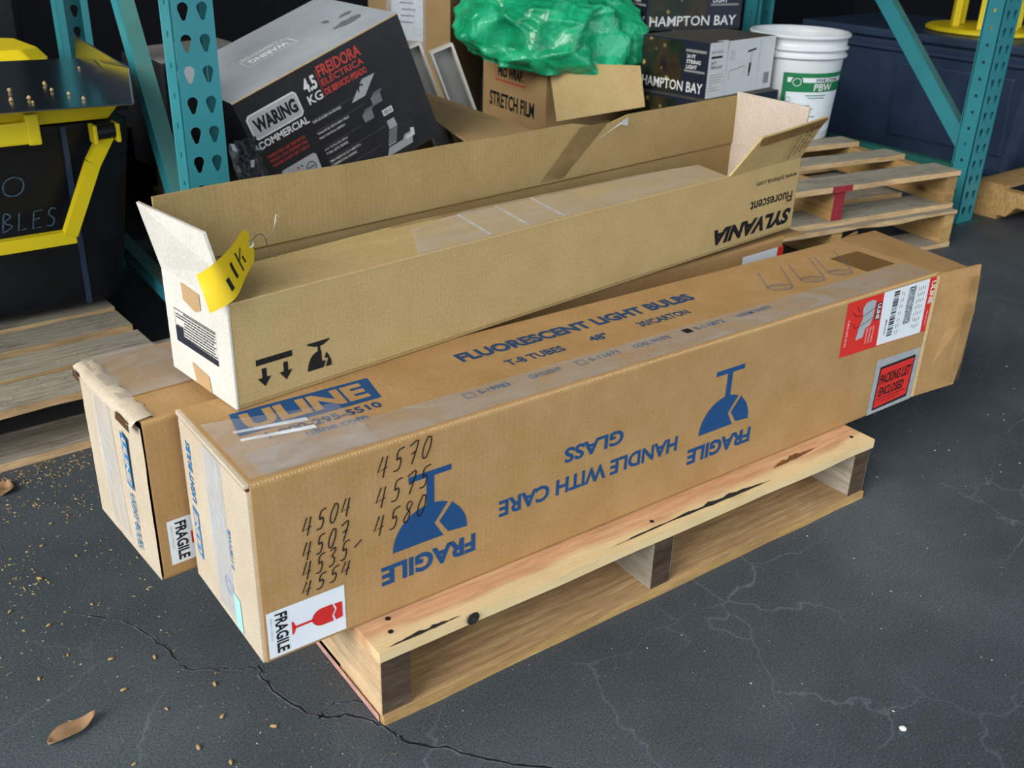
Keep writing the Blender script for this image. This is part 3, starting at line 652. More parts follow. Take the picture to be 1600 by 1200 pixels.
# packing list pouch
pp = poly(Ff, [(1.205, 0.003), (1.344, 0.003), (1.344, 0.113), (1.206, 0.118)], 'pouch', A, 'packing_pouch', 0.9); pp['label'] = 'clear pouch with an orange red packing list'
poly(Ff, [(1.219, 0.010), (1.329, 0.012), (1.331, 0.101), (1.220, 0.101)], 'ink_black', pp, 'printed_frame', 1.3)
poly(Ff, [(1.222, 0.014), (1.325, 0.018), (1.327, 0.096), (1.224, 0.096)], 'red_paper', pp, 'printed_panel', 1.7)
text(Ff, 'PACKING LIST', 1.226, 0.062, 0.096, 0.022, 'ink_black', pp, 0.03, 0.12, 2.2)
text(Ff, 'ENCLOSED', 1.230, 0.036, 0.078, 0.020, 'ink_black', pp, 0.03, 0.12, 2.2)
mb = MB(); mb.add([Ff.p(1.226, 0.030, 2.2), Ff.p(1.318, 0.031, 2.2), Ff.p(1.318, 0.0325, 2.2), Ff.p(1.226, 0.0315, 2.2)], [(0, 1, 2, 3)]); mb.add([Ff.p(1.24, 0.024, 2.2), Ff.p(1.30, 0.025, 2.2), Ff.p(1.30, 0.026, 2.2), Ff.p(1.24, 0.025, 2.2)], [(0, 1, 2, 3)]); mb.build('printed_lines', 'ink_black', pp)
# left end print (reads downwards / upwards along the end)
def end_print(parent, W, y_logo, flip, z0, z1, x=-0.0058):
    if flip:   # reads upwards: 'ULINE LIGHT BULBS' bottom to top
        F = Face((x, y_logo, z0), (0, 0, 1), (0, -1, 0)); F.n = Vector((-1, 0, 0))
    else: 
        F = Face((x, y_logo, z1), (0, 0, -1), (0, 1, 0)); F.n = Vector((-1, 0, 0))
    return F
F = Face((-0.0042, 0.192, 0.046), (0, 0, 1), (0, 1, 0)); F = Face((-0.0042, 0.190, 0.046), (0, 0, 1), (0, 1, 0))
F.n = Vector((-1, 0, 0))
# seen from -X the +Y side is on the left, so text running up needs its top towards +Y
slant_logo(F, 0.004, 0.0, 0.075, 0.021, 'ink_cyan', A, 'kraft_end_lit')
text(F, 'LIGHT BULBS', 0.088, 0.002, 0.092, 0.015, 'ink_cyan', A, 0.03, 0.1)
F2 = Face((-0.0042, 0.072, 0.10), (0, 0, 1), (0, 1, 0)); F2.n = Vector((-1, 0, 0))
text(F2, 'S-11871WR', 0.0, 0.0, 0.06, 0.009, 'ink_cyan', A, 0.015, 0.1)
F3 = Face((-0.0042, 0.098, 0.0), (0, -1, 0), (0, 0, 1)); F3.n = Vector((-1, 0, 0))
mb = MB(); stroke(mb, F3, [(0.0 + 0.013 * math.cos(t * PI / 10), 0.062 + 0.013 * math.sin(t * PI / 10)) for t in range(21)], 0.0015, 1.2); stroke(mb, F3, [(0.008 * math.cos(t * PI / 10), 0.062 + 0.008 * math.sin(t * PI / 10)) for t in range(21)], 0.0015, 1.2); mb.build('printed_stamp', 'ink_cyan', A)
ml = poly(F3, [(0.014, 0.008), (0.036, 0.006), (0.034, 0.058), (0.012, 0.060)], 'mint_paper', A, 'mint_sticker', 1.2)

# ---- rear carton B
BL, BW, BH = 1.350, 0.2317, 0.2507
B = thing('carton', 'long kraft carton with crushed taped left corner, rear one on the fresh pallet', 'carton', (-0.1748, 0.2964, ZP), (0, 0, 0.0695))
rounded_tube(BL, BW, BH, 0.005, 0.007).build('body', 'kraft_red', B, fixn=True)
# swollen end flap
mb = MB(); n1 = 12; n2 = 12
for i in range(n1 + 1):
    for j in range(n2 + 1):
        y = 0.002 + (BW - 0.004) * i / n1; z = 0.002 + (BH - 0.012) * j / n2
        bul = math.sin(PI * i / n1) * math.sin(PI * j / n2)
        dent = 0.010 * math.exp(-((i / n1 - 0.1) ** 2 + (j / n2 - 0.85) ** 2) / 0.02)
        mb.v.append((-0.004 - 0.0016 * bul + dent * 0.15 + mnoise.noise(Vector((i * 0.7, j * 0.7, 1))) * 0.0006, y, z))
for i in range(n1):
    for j in range(n2): a = i * (n2 + 1) + j; mb.f.append((a, a + 1, a + n2 + 2, a + n2 + 1)); mb.mi.append(0)
mb.build('end_flap', 'kraft_end_lit', B, smooth=True)
mb = MB(); rr = random.Random(4); n1 = 16
for i in range(n1 + 1):
    y = 0.004 + (BW - 0.008) * i / n1
    for (x, z) in ((-0.010, BH - 0.013), (-0.013, BH - 0.004), (-0.004, BH + 0.002), (0.012, BH + 0.003), (0.018, BH + 0.0005)):
        mb.v.append((x + rr.uniform(-1, 1) * 0.0025, y, z + rr.uniform(-1, 1) * 0.0015))
for i in range(n1):
    for j in range(4): a = i * 5 + j; mb.f.append((a, a + 5, a + 6, a + 1)); mb.mi.append(0)
mb.build('crushed_lip', 'kraft_end_lit', B, smooth=True, fixn=True)
for y0, y1 in ((0.010, 0.06), (0.195, 0.222)):
    mb = MB(); mb.add([(-0.0145, y0, BH - 0.016), (-0.0145, y1, BH - 0.015), (-0.0142, y1 - 0.004, BH - 0.002), (-0.0142, y0 + 0.003, BH - 0.0025)], [(0, 3, 2, 1)]); mb.build('torn_gap', 'kraft_dark', B)
MB().add([(-0.0072, 0.10, 0.02), (-0.0072, 0.17, 0.02), (-0.0072, 0.175, BH - 0.014), (-0.0072, 0.11, BH - 0.014)], [(0, 3, 2, 1)]).build('end_tape', 'film_blue', B)
FB = Face((0, 0, BH), (1, 0, 0), (0, 1, 0))
rect(FB, 0.0, 0.075, 0.62, 0.155, 'film_dust', B, 'top_tape', 4.5)
F = Face((-0.0070, 0.074, 0.205), (0, 0, -1), (0, -1, 0)); F.n = Vector((-1, 0, 0))
slant_logo(F, 0.0, 0.0, 0.082, 0.021, 'ink_cyan', B, 'kraft_end_lit')
text(F, 'LIGHT BULBS', 0.092, 0.003, 0.09, 0.014, 'ink_cyan', B, 0.03, 0.1)
FBf = Face((0, 0, 0), (1, 0, 0), (0, 0, 1))
fragile_sticker(FBf, B, 0.012, 0.022, 0.105, 0.071, 'white FRAGILE sticker half hidden by the front carton')
r1 = rect(FBf, 1.221, 0.146, 0.183 - 0.055, 0.085, 'paper', B, 'address_label', 0.8); r1['label'] = 'white label with red band, mostly hidden'
rect(FBf, 1.335, 0.146, 0.02, 0.085, 'red_paper', r1, 'red_band', 1.1)
stroke_mb = MB(); stroke(stroke_mb, FB, [(0.125, 0.095), (0.16, 0.125)], 0.0016, 6); stroke_mb.build('pen_mark', 'ink_black', B)
mb = MB(); mb.slab([(BL, 0, BH), (BL + 0.07, -0.004, BH - 0.004), (BL + 0.07, BW, BH - 0.004), (BL, BW, BH)], 0.004); mb.build('top_flap', 'kraft_red', B, fixn=True)
MB().box((BL - 0.012, 0.007, 0.007), (BL - 0.007, BW - 0.007, BH - 0.007)).build('end_panel', 'kraft_plain', B)

# ---- open carton C on top
CL, CW, CH = 1.2766, 0.1729, 0.1455
Cc = thing('carton', 'long narrow open carton with white ends lying across the two kraft cartons', 'carton', (-0.0663, 0.2398, ZP + AH + 0.0012), (0, 0, 0.1242))
t = 0.004
def panel(name, q, mat, th=t): mb = MB(); mb.slab(q, th); return mb.build(name, mat, Cc, fixn=True)
MB().box((0, 0, 0), (CL, CW, t)).build('bottom', 'kraft_in', Cc)
MB().box((0, 0, t), (CL, t, CH), 0).build('front_wall', 'kraft_tan', Cc, bevel=0.0012)
MB().box((0, CW - t, t), (CL, CW, CH)).build('back_wall', 'kraft_in', Cc)
MB().box((-t, -0.001, 0), (0, CW + 0.001, CH)).build('left_end', 'kraft_white', Cc, bevel=0.0012)
MB().box((CL - t, t, t), (CL, CW - t, CH)).build('right_end', 'kraft_pink', Cc)
# back flap, upright with a wavy top edge
mb = MB(); n = 26; f_ = []
for i in range(n + 1):
    u = -0.004 + (CL + 0.006) * i / n; wv = mnoise.noise(Vector((u * 5, 1, 0))) * 0.003; nt_ = -0.009 if 17 <= i <= 18 else 0
    for (dv, z) in ((0, CH), (0.001 + wv, CH + 0.048), (0.003 + wv * 2, CH + 0.097 + wv * 0.5 + nt_)):
        mb.v.append((u, CW - t + dv, z)); mb.v.append((u, CW + dv, z))
for i in range(n):
    a = i * 6; b = a + 6
    f_ += [(a, b, b + 2, a + 2), (a + 2, b + 2, b + 4, a + 4), (a + 1, a + 3, b + 3, b + 1), (a + 3, a + 5, b + 5, b + 3), (a + 4, b + 4, b + 5, a + 5)]
f_ += [(0, 2, 3, 1), (2, 4, 5, 3), (n * 6, n * 6 + 1, n * 6 + 3, n * 6 + 2), (n * 6 + 2, n * 6 + 3, n * 6 + 5, n * 6 + 4)]
mb.f += f_; mb.mi += [0] * len(f_); mb.build('back_flap', 'kraft_in', Cc, fixn=True)
MB().box((0.0, CW - t - 0.0012, CH - 0.0016), (CL, CW - t + 0.001, CH + 0.0006)).build('back_crease', 'tape_brown', Cc)
mb = MB(); Fb = Face((0, CW - t, CH), (1, 0, 0), (0, 0, 1))
panel('flap_tape', [(0.84, CW - t - 0.0012, CH + 0.060), (0.93, CW - t + 0.000, CH + 0.094), (0.925, CW - t - 0.004, CH + 0.078), (0.90, CW - t - 0.006, CH + 0.083)], 'film_blue', 0.0006)
panel('flap_tape_wide', [(0.70, CW - t - 0.0015, CH + 0.004), (0.80, CW - t - 0.0015, CH + 0.09), (0.88, CW - t + 0.001, CH + 0.094), (0.76, CW - t - 0.0015, CH + 0.004)], 'film_brown', 0.0005)
# left flap leaning outwards
panel('left_flap', [(-t, -0.001, CH), (-0.008, 0.006, CH + 0.04), (-0.013, 0.022, CH + 0.088), (-0.026, CW, CH + 0.094), (-t, CW, CH)], 'kraft_white', 0.0042)
mb = MB()
for j in range(34):
    a = j / 34; y = 0.024 + (CW - 0.026) * a; z = CH + 0.088 + 0.006 * a; x = -0.0115 - 0.013 * a
    mb.box((x + 0.0005, y, z - 0.001), (x + 0.0031, y + 0.0022, z + 0.0006))
mb.build('flute_edge', 'kraft_dark', Cc)
panel('right_flap', [(CL, t, CH), (CL + 0.002, 0.0, CH + 0.10), (CL + 0.002, CW, CH + 0.105), (CL, CW - t, CH)], 'kraft_pink')
# front flap folded in, its torn right piece standing up
fr_ = [(0.004, 0.001, CH), (1.030, 0.001, CH), (1.060, 0.093, CH - 0.001), (0.90, 0.112, CH), (0.74, 0.116, CH + 0.001), (0.39, 0.134, CH + 0.001), (0.107, 0.119, CH), (0.006, 0.108, CH - 0.002)]
panel('front_flap', fr_, 'kraft_tan', 0.004)
MB().add([(0.30, 0.0035, CH + 0.0007), (1.029, 0.0035, CH + 0.0007), (1.054, 0.088, CH + 0.0003), (0.90, 0.109, CH + 0.0011), (0.74, 0.113, CH + 0.0018), (0.50, 0.125, CH + 0.0018), (0.36, 0.10, CH + 0.0016)], [(0, 1, 2, 3, 4, 5, 6)]).build('flap_film', 'film', Cc)
mb = MB(); n = 14
for i in range(n + 1):
    u = 0.34 + 0.62 * i / n; e_ = 0.132 - 0.02 * i / n
    mb.v += [(u, e_ - 0.01, CH + 0.001), (u, e_ + 0.034 * math.sin(PI * (0.12 + 0.8 * i / n)) , CH + 0.008 * mnoise.noise(Vector((u * 14, 0, 0))) + 0.006)]
for i in range(n): mb.f.append((2 * i, 2 * i + 2, 2 * i + 3, 2 * i + 1)); mb.mi.append(0)
mb.build('loose_tape', 'film_brown', Cc, smooth=True)
for u in (0.44, 0.52, 0.60):
    MB().slab([(u, 0.01, CH + 0.0012), (u + 0.004, 0.01, CH + 0.0012), (u + 0.03, 0.115, CH + 0.0022), (u + 0.025, 0.115, CH + 0.0022)], 0.0008).build('tape_wrinkle', 'film_blue', Cc)
panel('torn_flap', [(1.032, 0.001, CH - 0.005), (CL, 0.001, CH), (1.286, -0.040, CH + 0.087), (1.180, -0.034, CH + 0.077), (1.086, -0.027, CH + 0.069)], 'kraft_tan')
panel('torn_flap_tape', [(1.087, -0.0295, CH + 0.067), (1.090, -0.0255, CH + 0.052), (1.272, -0.0345, CH + 0.066), (1.285, -0.0425, CH + 0.085)], 'tape_brown', 0.0008)
FT = Face((1.252, -0.0005, CH), Vector((0.006, -0.040, 0.087)), Vector((1, 0, 0)))
FT.n = Vector((0, -0.9, -0.42)).normalized()
for q in range(4): text(FT, ('Fluorescent', 'Lamps 48 T8', 'FO32 841', 'XP ECO')[q], 0.012 + 0.006 * q, -0.048 + q * 0.015, 0.055, 0.008, 'ink_black', Cc, 0.01, k=7.0, res=1)
# pale strip along the front crease
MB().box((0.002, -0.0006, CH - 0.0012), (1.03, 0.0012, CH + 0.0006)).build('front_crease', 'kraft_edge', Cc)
# front print
Fc = Face((0, 0, 0), (1, 0, 0), (0, 0, 1)); FcU = Face((CL, 0, CH), (-1, 0, 0), (0, 0, -1))
rect(Fc, 0.029, 0.0525, 0.054, 0.0085, 'ink_black', Cc, 'printed_bar')
for a in (0.040, 0.072): poly(Fc, [(a - 0.0035, 0.047), (a - 0.0035, 0.034), (a - 0.010, 0.034), (a, 0.021), (a + 0.010, 0.034), (a + 0.0035, 0.034), (a + 0.0035, 0.047)], 'ink_black', Cc, 'printed_arrow')
g = [(0.124 + 0.019 * math.cos(t_), 0.022 + 0.026 * math.sin(t_)) for t_ in [i * PI / 16 for i in range(17)]]
poly(Fc, [p for p in g if p[0] < 0.131] + [(0.130, 0.022), (0.134, 0.031), (0.128, 0.032)], 'ink_black', Cc, 'printed_glass', 1.0)
poly(Fc, [(0.143, 0.022), (0.1425, 0.030), (0.138, 0.040), (0.135, 0.0435), (0.132, 0.035), (0.138, 0.034), (0.133, 0.022)], 'ink_black', Cc, 'printed_glass_shard', 1.0)
rect(Fc, 0.122, 0.046, 0.0045, 0.010, 'ink_black', Cc, 'printed_stem', 0.9)
poly(Fc, [(0.106, 0.060), (0.118, 0.055), (0.131, 0.055), (0.142, 0.0605), (0.142, 0.062), (0.106, 0.062)], 'ink_black', Cc, 'printed_foot', 0.9)
def textC(txt, u0, u1, z0, z1, bold, shear): text(FcU, txt, CL - u1, CH - z1, u1 - u0, z1 - z0, 'ink_black', Cc, bold, shear)
textC('SYLVANIA', 1.005, 1.266, 0.014, 0.046, 0.05, 0.25); textC('Fluorescent', 1.116, 1.262, 0.060, 0.082, 0.015, 0.0); textC('www.sylvania.com', 1.128, 1.268, 0.108, 0.122, 0.0, 0.0)
# left end: tape and fine print label
Fe = Face((-t - 0.0004, CW, 0), (0, -1, 0), (0, 0, 1))
poly(Fe, [(CW - 0.118, 0.142), (CW - 0.069, 0.139), (CW - 0.068, 0.117), (CW - 0.085, 0.110), (CW - 0.116, 0.118)], 'tape_tan', Cc, 'end_tape', 1.0)
poly(Fe, [(CW - 0.111, 0.030), (CW - 0.066, 0.024), (CW - 0.062, 0.001), (CW - 0.104, 0.002)], 'tape_tan', Cc, 'end_tape', 1.0)
la, lb_, lw, lh = CW - 0.148, 0.050, 0.113, 0.047
mb = MB(); stroke(mb, Fe, [(la, lb_), (la + lw, lb_), (la + lw, lb_ + lh), (la, lb_ + lh), (la, lb_)], 0.0012, 1.0)
for i in range(9):
    zz = lb_ + lh * (0.93 - i * 0.09); a0 = la + (0.004 if i not in (0, 3, 4) else 0.026)
    a = a0
    while a < la + lw - 0.006:
        l_ = R.uniform(0.003, 0.010); mb.add([Fe.p(a, zz, 1.2), Fe.p(min(a + l_, la + lw - 0.002), zz, 1.2), Fe.p(min(a + l_, la + lw - 0.002), zz + 0.0018, 1.2), Fe.p(a, zz + 0.0018, 1.2)], [(0, 1, 2, 3)]); a += l_ + 0.0016
mb.add([Fe.p(la, lb_, 1.1), Fe.p(la + lw, lb_, 1.1), Fe.p(la + lw, lb_ + 0.008, 1.1), Fe.p(la + 0.02, lb_ + 0.010, 1.1), Fe.p(la + 0.02, lb_ + 0.022, 1.1), Fe.p(la, lb_ + 0.022, 1.1)], [(0, 1, 2, 3, 4, 5)])
mb.build('printed_fine_print', 'navy_print', Cc)

# ---- yellow tag hanging on the open carton by a wire
tagT = thing('tag', 'curled yellow paper tag with black handwritten numbers wired to the open carton', 'tag', Cc.location, Cc.rotation_euler)
up = [Vector(p) for p in ((-0.030, 0.016, 0.186), (-0.016, -0.003, 0.202), (0.022, 0.020, 0.211), (0.060, 0.050, 0.223))]
dn = [Vector(p) for p in ((-0.030, -0.009, 0.144), (0.002, -0.012, 0.155), (0.034, 0.012, 0.172), (0.066, 0.042, 0.181))]
up_s = smoothpts(up, 6); dn_s = smoothpts(dn, 6)
def tp(s, q, k=0.0):
    s = max(0, min(1, s)) * (len(up_s) - 1); i = min(int(s), len(up_s) - 2); f = s - i
    a = up_s[i].lerp(up_s[i + 1], f); b = dn_s[i].lerp(dn_s[i + 1], f); d = (up_s[i + 1] - up_s[i]).cross(dn_s[i] - up_s[i]).normalized()
    return a.lerp(b, q) - d * k * -1
mb = MB(); n1 = 20; n2 = 8
for i in range(n1 + 1):
    s = i / n1; cut = max(0, (s - 0.90) / 0.10) * 0.20
    for j in range(n2 + 1): mb.v.append(tp(s, cut + (1 - 2 * cut) * j / n2))
for i in range(n1):
    for j in range(n2): a = i * (n2 + 1) + j; mb.f.append((a, a + n2 + 1, a + n2 + 2, a + 1)); mb.mi.append(0)
tg = mb.build('tag_sheet', 'tag_yellow', tagT, smooth=True)
sgn = 1.0
if (tp(0.5, 0.5, 0.001) - tp(0.5, 0.5)).dot(Vector((-0.5, -0.7, 0.45))) < 0: sgn = -1.0
mb = MB()
def tmap(a, b): return tp(a, b, 0.0007 * sgn)
for pts, wd in (([(0.395, 0.50), (0.39, 0.58), (0.388, 0.82)], 0.055), ([(0.535, 0.30), (0.528, 0.45), (0.528, 0.74)], 0.038), ([(0.655, 0.22), (0.655, 0.55), (0.66, 0.82)], 0.022), ([(0.752, 0.26), (0.668, 0.50), (0.735, 0.50), (0.742, 0.72)], 0.022)):
    stroke(mb, None, smoothpts(pts, 4) if len(pts) > 2 and wd > 0.03 else pts, wd, mp=tmap)
mb.build('marker_numbers', 'ink_black', tagT)
mb = MB(); mb.lathe([(0.0042, 0), (0.0050, 0.0004), (0.0030, 0.0008), (0.0022, 0.0004)], 12, cap=False)
ey = mb.build('eyelet', 'wire', tagT, tp(0.93, 0.5, 0.0008 * sgn)); ey.rotation_euler = Vector((-0.5, -0.7, 0.45)).to_track_quat('Z', 'Y').to_euler()
e0 = tp(0.93, 0.5)
mb = MB(); mb.tube(smoothpts([e0, e0 + Vector((0.020, 0.012, 0.006)), (0.110, 0.095, 0.186), (0.121, 0.108, 0.168), (0.137, 0.118, 0.1455)], 5), 0.0007, 6)
mb.tube(smoothpts([(0.112, 0.097, 0.184), (0.124, 0.098, 0.190), (0.131, 0.102, 0.200), (0.137, 0.106, 0.213)], 4), 0.0006, 6); mb.tube(smoothpts([(0.126, 0.099, 0.192), (0.134, 0.104, 0.200), (0.138, 0.102, 0.209)], 4), 0.0006, 6)
mb.build('wire', 'wire', tagT, smooth=True)

# ================================================================= STORAGE RACK
def holed_face(mb, w, h, cols, pitch, shape, z0, mp, mi=0):
    """flat strip w wide and h high pierced by rows of holes; mp(a,b) places it"""
    rows = int((h - 2 * z0) / pitch); xs = [0] + [(cols[i] + cols[i + 1]) / 2 for i in range(len(cols) - 1)] + [w]
    zs = [z0 + pitch * k for k in range(rows + 1)]
    if z0 > 0: mb.add([mp(0, 0), mp(w, 0), mp(w, zs[0]), mp(0, zs[0])], [(0, 1, 2, 3)], mi)
    mb.add([mp(0, zs[-1]), mp(w, zs[-1]), mp(w, h), mp(0, h)], [(0, 1, 2, 3)], mi)
    for k in range(rows):
        for c in range(len(cols)):
            x0, x1, b0, b1 = xs[c], xs[c + 1], zs[k], zs[k + 1]; cx = cols[c]; cz = (b0 + b1) / 2; n = len(shape)
            inner = [(cx + p[0], cz + p[1]) for p in shape]; outer = []
            for p in shape:      # cast to the cell's border
                d = Vector(p); tx = ((x1 - cx) if d.x > 0 else (x0 - cx)) / d.x if abs(d.x) > 1e-9 else 1e9
                tz = ((b1 - cz) if d.y > 0 else (b0 - cz)) / d.y if abs(d.y) > 1e-9 else 1e9
                s = min(tx, tz); outer.append((cx + d.x * s, cz + d.y * s))
            corners = [(x1, b1), (x0, b1), (x0, b0), (x1, b0)]
            vs = [mp(*p) for p in inner] + [mp(*p) for p in outer]; fs = [(i, n + i, n + (i + 1) % n, (i + 1) % n) for i in range(n)]
            base = len(vs)
            def sides(p): return {('x', x1) if abs(p[0] - x1) < 1e-7 else None, ('x', x0) if abs(p[0] - x0) < 1e-7 else None, ('z', b1) if abs(p[1] - b1) < 1e-7 else None, ('z', b0) if abs(p[1] - b0) < 1e-7 else None} - {None}
            for i in range(n):      # fill the triangle wherever the border turns a corner
                s1, s2 = sides(outer[i]), sides(outer[(i + 1) % n])
                if s1 & s2: continue
                for cn in corners:
                    cs = {('x', cn[0]), ('z', cn[1])}
                    if s1 & cs and s2 & cs: vs.append(mp(*cn)); fs.append((n + i, len(vs) - 1, n + (i + 1) % n)); break
            mb.add(vs, fs, mi)
TEAR = [(0.0098 * math.cos(a), 0.0055 + 0.0098 * math.sin(a)) for a in [-0.35 + i * (PI + 0.7) / 9 for i in range(10)]] + [(-0.0052, -0.0095), (-0.0035, -0.0142), (0.0, -0.0155), (0.0035, -0.0142), (0.0052, -0.0095)]
SLOT = [(0.005, 0.005), (-0.005, 0.005), (-0.005, -0.005), (0.005, -0.005)]
def post(parent, x, y, w, d, h, back=False, mat='teal'):
    """roll-formed upright: pierced front, slotted sides, open at the back"""
    mb = MB(); sg = -1 if back else 1
    holed_face(mb, w, h, [w * 0.27, w * 0.73], 0.0535, TEAR, 0.02, lambda a, b: (x + a, y, b))
    for xx in (x, x + w): holed_face(mb, d, h, [d * 0.5], 0.0535, SLOT, 0.033, lambda a, b, xx=xx: (xx, y + sg * a, b))
    for xx, q in ((x, 1), (x + w, -1)): mb.add([(xx, y + sg * d, 0), (xx + q * 0.016, y + sg * d, 0), (xx + q * 0.016, y + sg * d, h), (xx, y + sg * d, h)], [(0, 1, 2, 3)])
    o = mb.build('post', mat, parent)
    bm = bmesh.new(); bm.from_mesh(o.data); bmesh.ops.remove_doubles(bm, verts=bm.verts, dist=1e-5); bmesh.ops.recalc_face_normals(bm, faces=bm.faces); bm.to_mesh(o.data); bm.free()
    s = o.modifiers.new('sheet', 'SOLIDIFY'); s.thickness = 0.0024; s.offset = 0.0
    MB().box((x - 0.012, y - (0.012 if not back else d + 0.012), 0), (x + w + 0.03, y + (d + 0.012 if not back else 0.012), 0.005)).build('foot_plate', 'teal_green', o)
    return o
def channel(parent, p, q, w, d, mat, mat2, side=-1, name='brace'):
    """C-channel in the Y-Z plane from p to q, web facing -X"""
    p = Vector(p); q = Vector(q); a = (q - p).normalized(); n = Vector((1, 0, 0)); u = n.cross(a).normalized()
    if u.z < 0: u = -u
    mb = MB(); tt = 0.003
    def bar(u0, u1, n0, n1, mi): mb.hexa([p + u * u0 + n * n0, p + u * u1 + n * n0, p + u * u1 + n * n1, p + u * u0 + n * n1, q + u * u0 + n * n0, q + u * u1 + n * n0, q + u * u1 + n * n1, q + u * u0 + n * n1], mi)
    bar(-w / 2, w / 2, 0, tt, 0); bar(w / 2 - tt, w / 2, tt, d, 1); bar(-w / 2, -w / 2 + tt, tt, d, 0); bar(w / 2 - tt - 0.008, w / 2 - tt, d - tt, d, 1)
    return mb.build(name, [mat, mat2], parent, fixn=True)
RH = 2.6
rkL = thing('rack_frame', 'teal pierced steel rack frame at left, beside the black fryer carton', 'storage rack', (0.137, 0.94, 0), (0, 0, -0.045))
post(rkL, 0, 0, 0.0735, 0.07, RH); post(rkL, 0.004, 1.08, 0.0735, 0.07, RH, True)
channel(rkL, (0.022, 0.075, 0.16), (0.022, 0.90, 1.36), 0.045, 0.036, 'teal', 'teal_dusty'); channel(rkL, (0.022, 0.06, 0.14), (0.022, 1.02, 0.14), 0.036, 0.034, 'teal', 'teal_dusty', name='strut')
channel(rkL, (0.022, 1.02, 1.40), (0.022, 0.07, 2.3), 0.045, 0.036, 'teal', 'teal_dusty')
rkR = thing('rack_frame', 'teal pierced steel rack frame at right, beside the stacked pallets', 'storage rack', (2.796, 0.932, 0), (0, 0, 0.0))
post(rkR, 0, 0, 0.088, 0.066, RH); post(rkR, 0.0, 1.08, 0.088, 0.07, RH, True)
channel(rkR, (0.006, 0.040, 0.262), (0.006, 0.92, 1.175), 0.052, 0.036, 'teal', 'teal_dusty'); channel(rkR, (-0.006, 0.06, 0.185), (-0.006, 1.02, 0.185), 0.034, 0.034, 'teal_green', 'teal_green', name='strut')
channel(rkR, (0.006, 1.02, 1.22), (0.006, 0.07, 2.2), 0.052, 0.036, 'teal', 'teal_dusty')

# ================================================================= BLACK FRYER CARTON (tilted)
ux = Vector((0.925, 0, 0.38)).normalized(); uz = Vector((-0.38, 0, 0.925)).normalized()
WL, WD, WH = 0.468, 0.42, 0.325
bl = Vector((0.387, 1.35, 0.55)) - uz * WH
W = thing('carton', 'tilted black printed carton of an electric fryer with glossy top, its sky reflection painted in grey', 'carton', bl, (0, -math.atan2(0.38, 0.925), 0))
bx = MB()
bx.add([(0, 0, 0), (WL, 0, 0), (WL, 0, WH), (0, 0, WH)], [(0, 1, 2, 3)], 0); bx.add([(0, 0, WH), (WL, 0, WH), (WL, WD, WH), (0, WD, WH)], [(0, 1, 2, 3)], 1)
bx.add([(0, WD, 0), (0, 0, 0), (0, 0, WH), (0, WD, WH)], [(0, 1, 2, 3)], 0); bx.add([(WL, 0, 0), (WL, WD, 0), (WL, WD, WH), (WL, 0, WH)], [(0, 1, 2, 3)], 0)
bx.add([(WL, WD, 0), (0, WD, 0), (0, WD, WH), (WL, WD, WH)], [(0, 1, 2, 3)], 0); bx.add([(0, WD, 0), (WL, WD, 0), (WL, 0, 0), (0, 0, 0)], [(0, 1, 2, 3)], 0)
bx.build('body', ['carton_black', 'carton_sky_sheen'], W)
MB().box((-0.001, -0.0012, WH - 0.002), (WL + 0.001, 0.0012, WH + 0.0008)).build('worn_edge', 'kraft_edge', W)
FW = Face((0, 0, 0), (1, 0, 0), (0, 0, 1), 0.0006)
def wrect(a, b, w, h, mat, name, k=0.7): return rect(FW, a, b, w, h, mat, W, name, k)
pl = poly(FW, [(0.012, 0.231), (0.020, 0.222), (0.143, 0.222), (0.150, 0.230), (0.150, 0.276), (0.143, 0.284), (0.020, 0.284), (0.012, 0.276)], 'ink_white', W, 'logo_plate', 0.8)
poly(FW, [(0.016, 0.232), (0.022, 0.226), (0.141, 0.226), (0.146, 0.232), (0.146, 0.274), (0.141, 0.280), (0.022, 0.280), (0.016, 0.274)], 'plate_silver', pl, 'plate_face', 1.2)
text(FW, 'WARING', 0.024, 0.236, 0.116, 0.034, 'ink_black', pl, 0.045, 0, 1.8)
text(FW, 'COMMERCIAL', 0.013, 0.199, 0.140, 0.018, 'ink_white', W, 0.03)
text(FW, '4.5', 0.172, 0.262, 0.036, 0.034, 'ink_white', W, 0.04); text(FW, 'KG', 0.170, 0.234, 0.040, 0.022, 'ink_white', W, 0.02)
wrect(0.214, 0.232, 0.0012, 0.068, 'ink_rose', 'printed_rule')
text(FW, 'FREIDORA', 0.219, 0.280, 0.122, 0.028, 'ink_rose', W, 0.025); text(FW, 'ELÉCTRICA', 0.219, 0.259, 0.120, 0.020, 'ink_rose', W, 0.015); text(FW, 'DE SERVICIO PESADO', 0.219, 0.236, 0.120, 0.016, 'ink_rose', W, 0.03)
for q, s in enumerate(('FREIDORA DE SERVICIO', 'PESADO CON TEMPERATURA', 'VARIABLE HASTA 200° F-390° F')): text(FW, s, 0.022, 0.172 - q * 0.0125, 0.105, 0.0075, 'ink_rose', W, 0.01, res=2)
for q, (s, w_) in enumerate((('TAPA DE ACERO INOXIDABLE', 0.082), ('TANQUE DE CESTA REMOVIBLES', 0.092), ('PARA UNA FÁCIL LIMPIEZA', 0.075), ('DOS CESTAS PEQUEÑAS', 0.068), ('Y UNA CESTA GRANDE', 0.064), ('TEMPORIZADOR DE 30 MINUTOS', 0.092), ('Y TEMPERATURA VARIABLE', 0.075), ('ELEMENTO REMOVIBLE', 0.068))):
    text(FW, s, 0.158, (0.191, 0.160, 0.149, 0.117, 0.106, 0.084, 0.073, 0.046)[q], w_, 0.0065, 'ink_white', W, 0.01, res=1)
mb = MB()
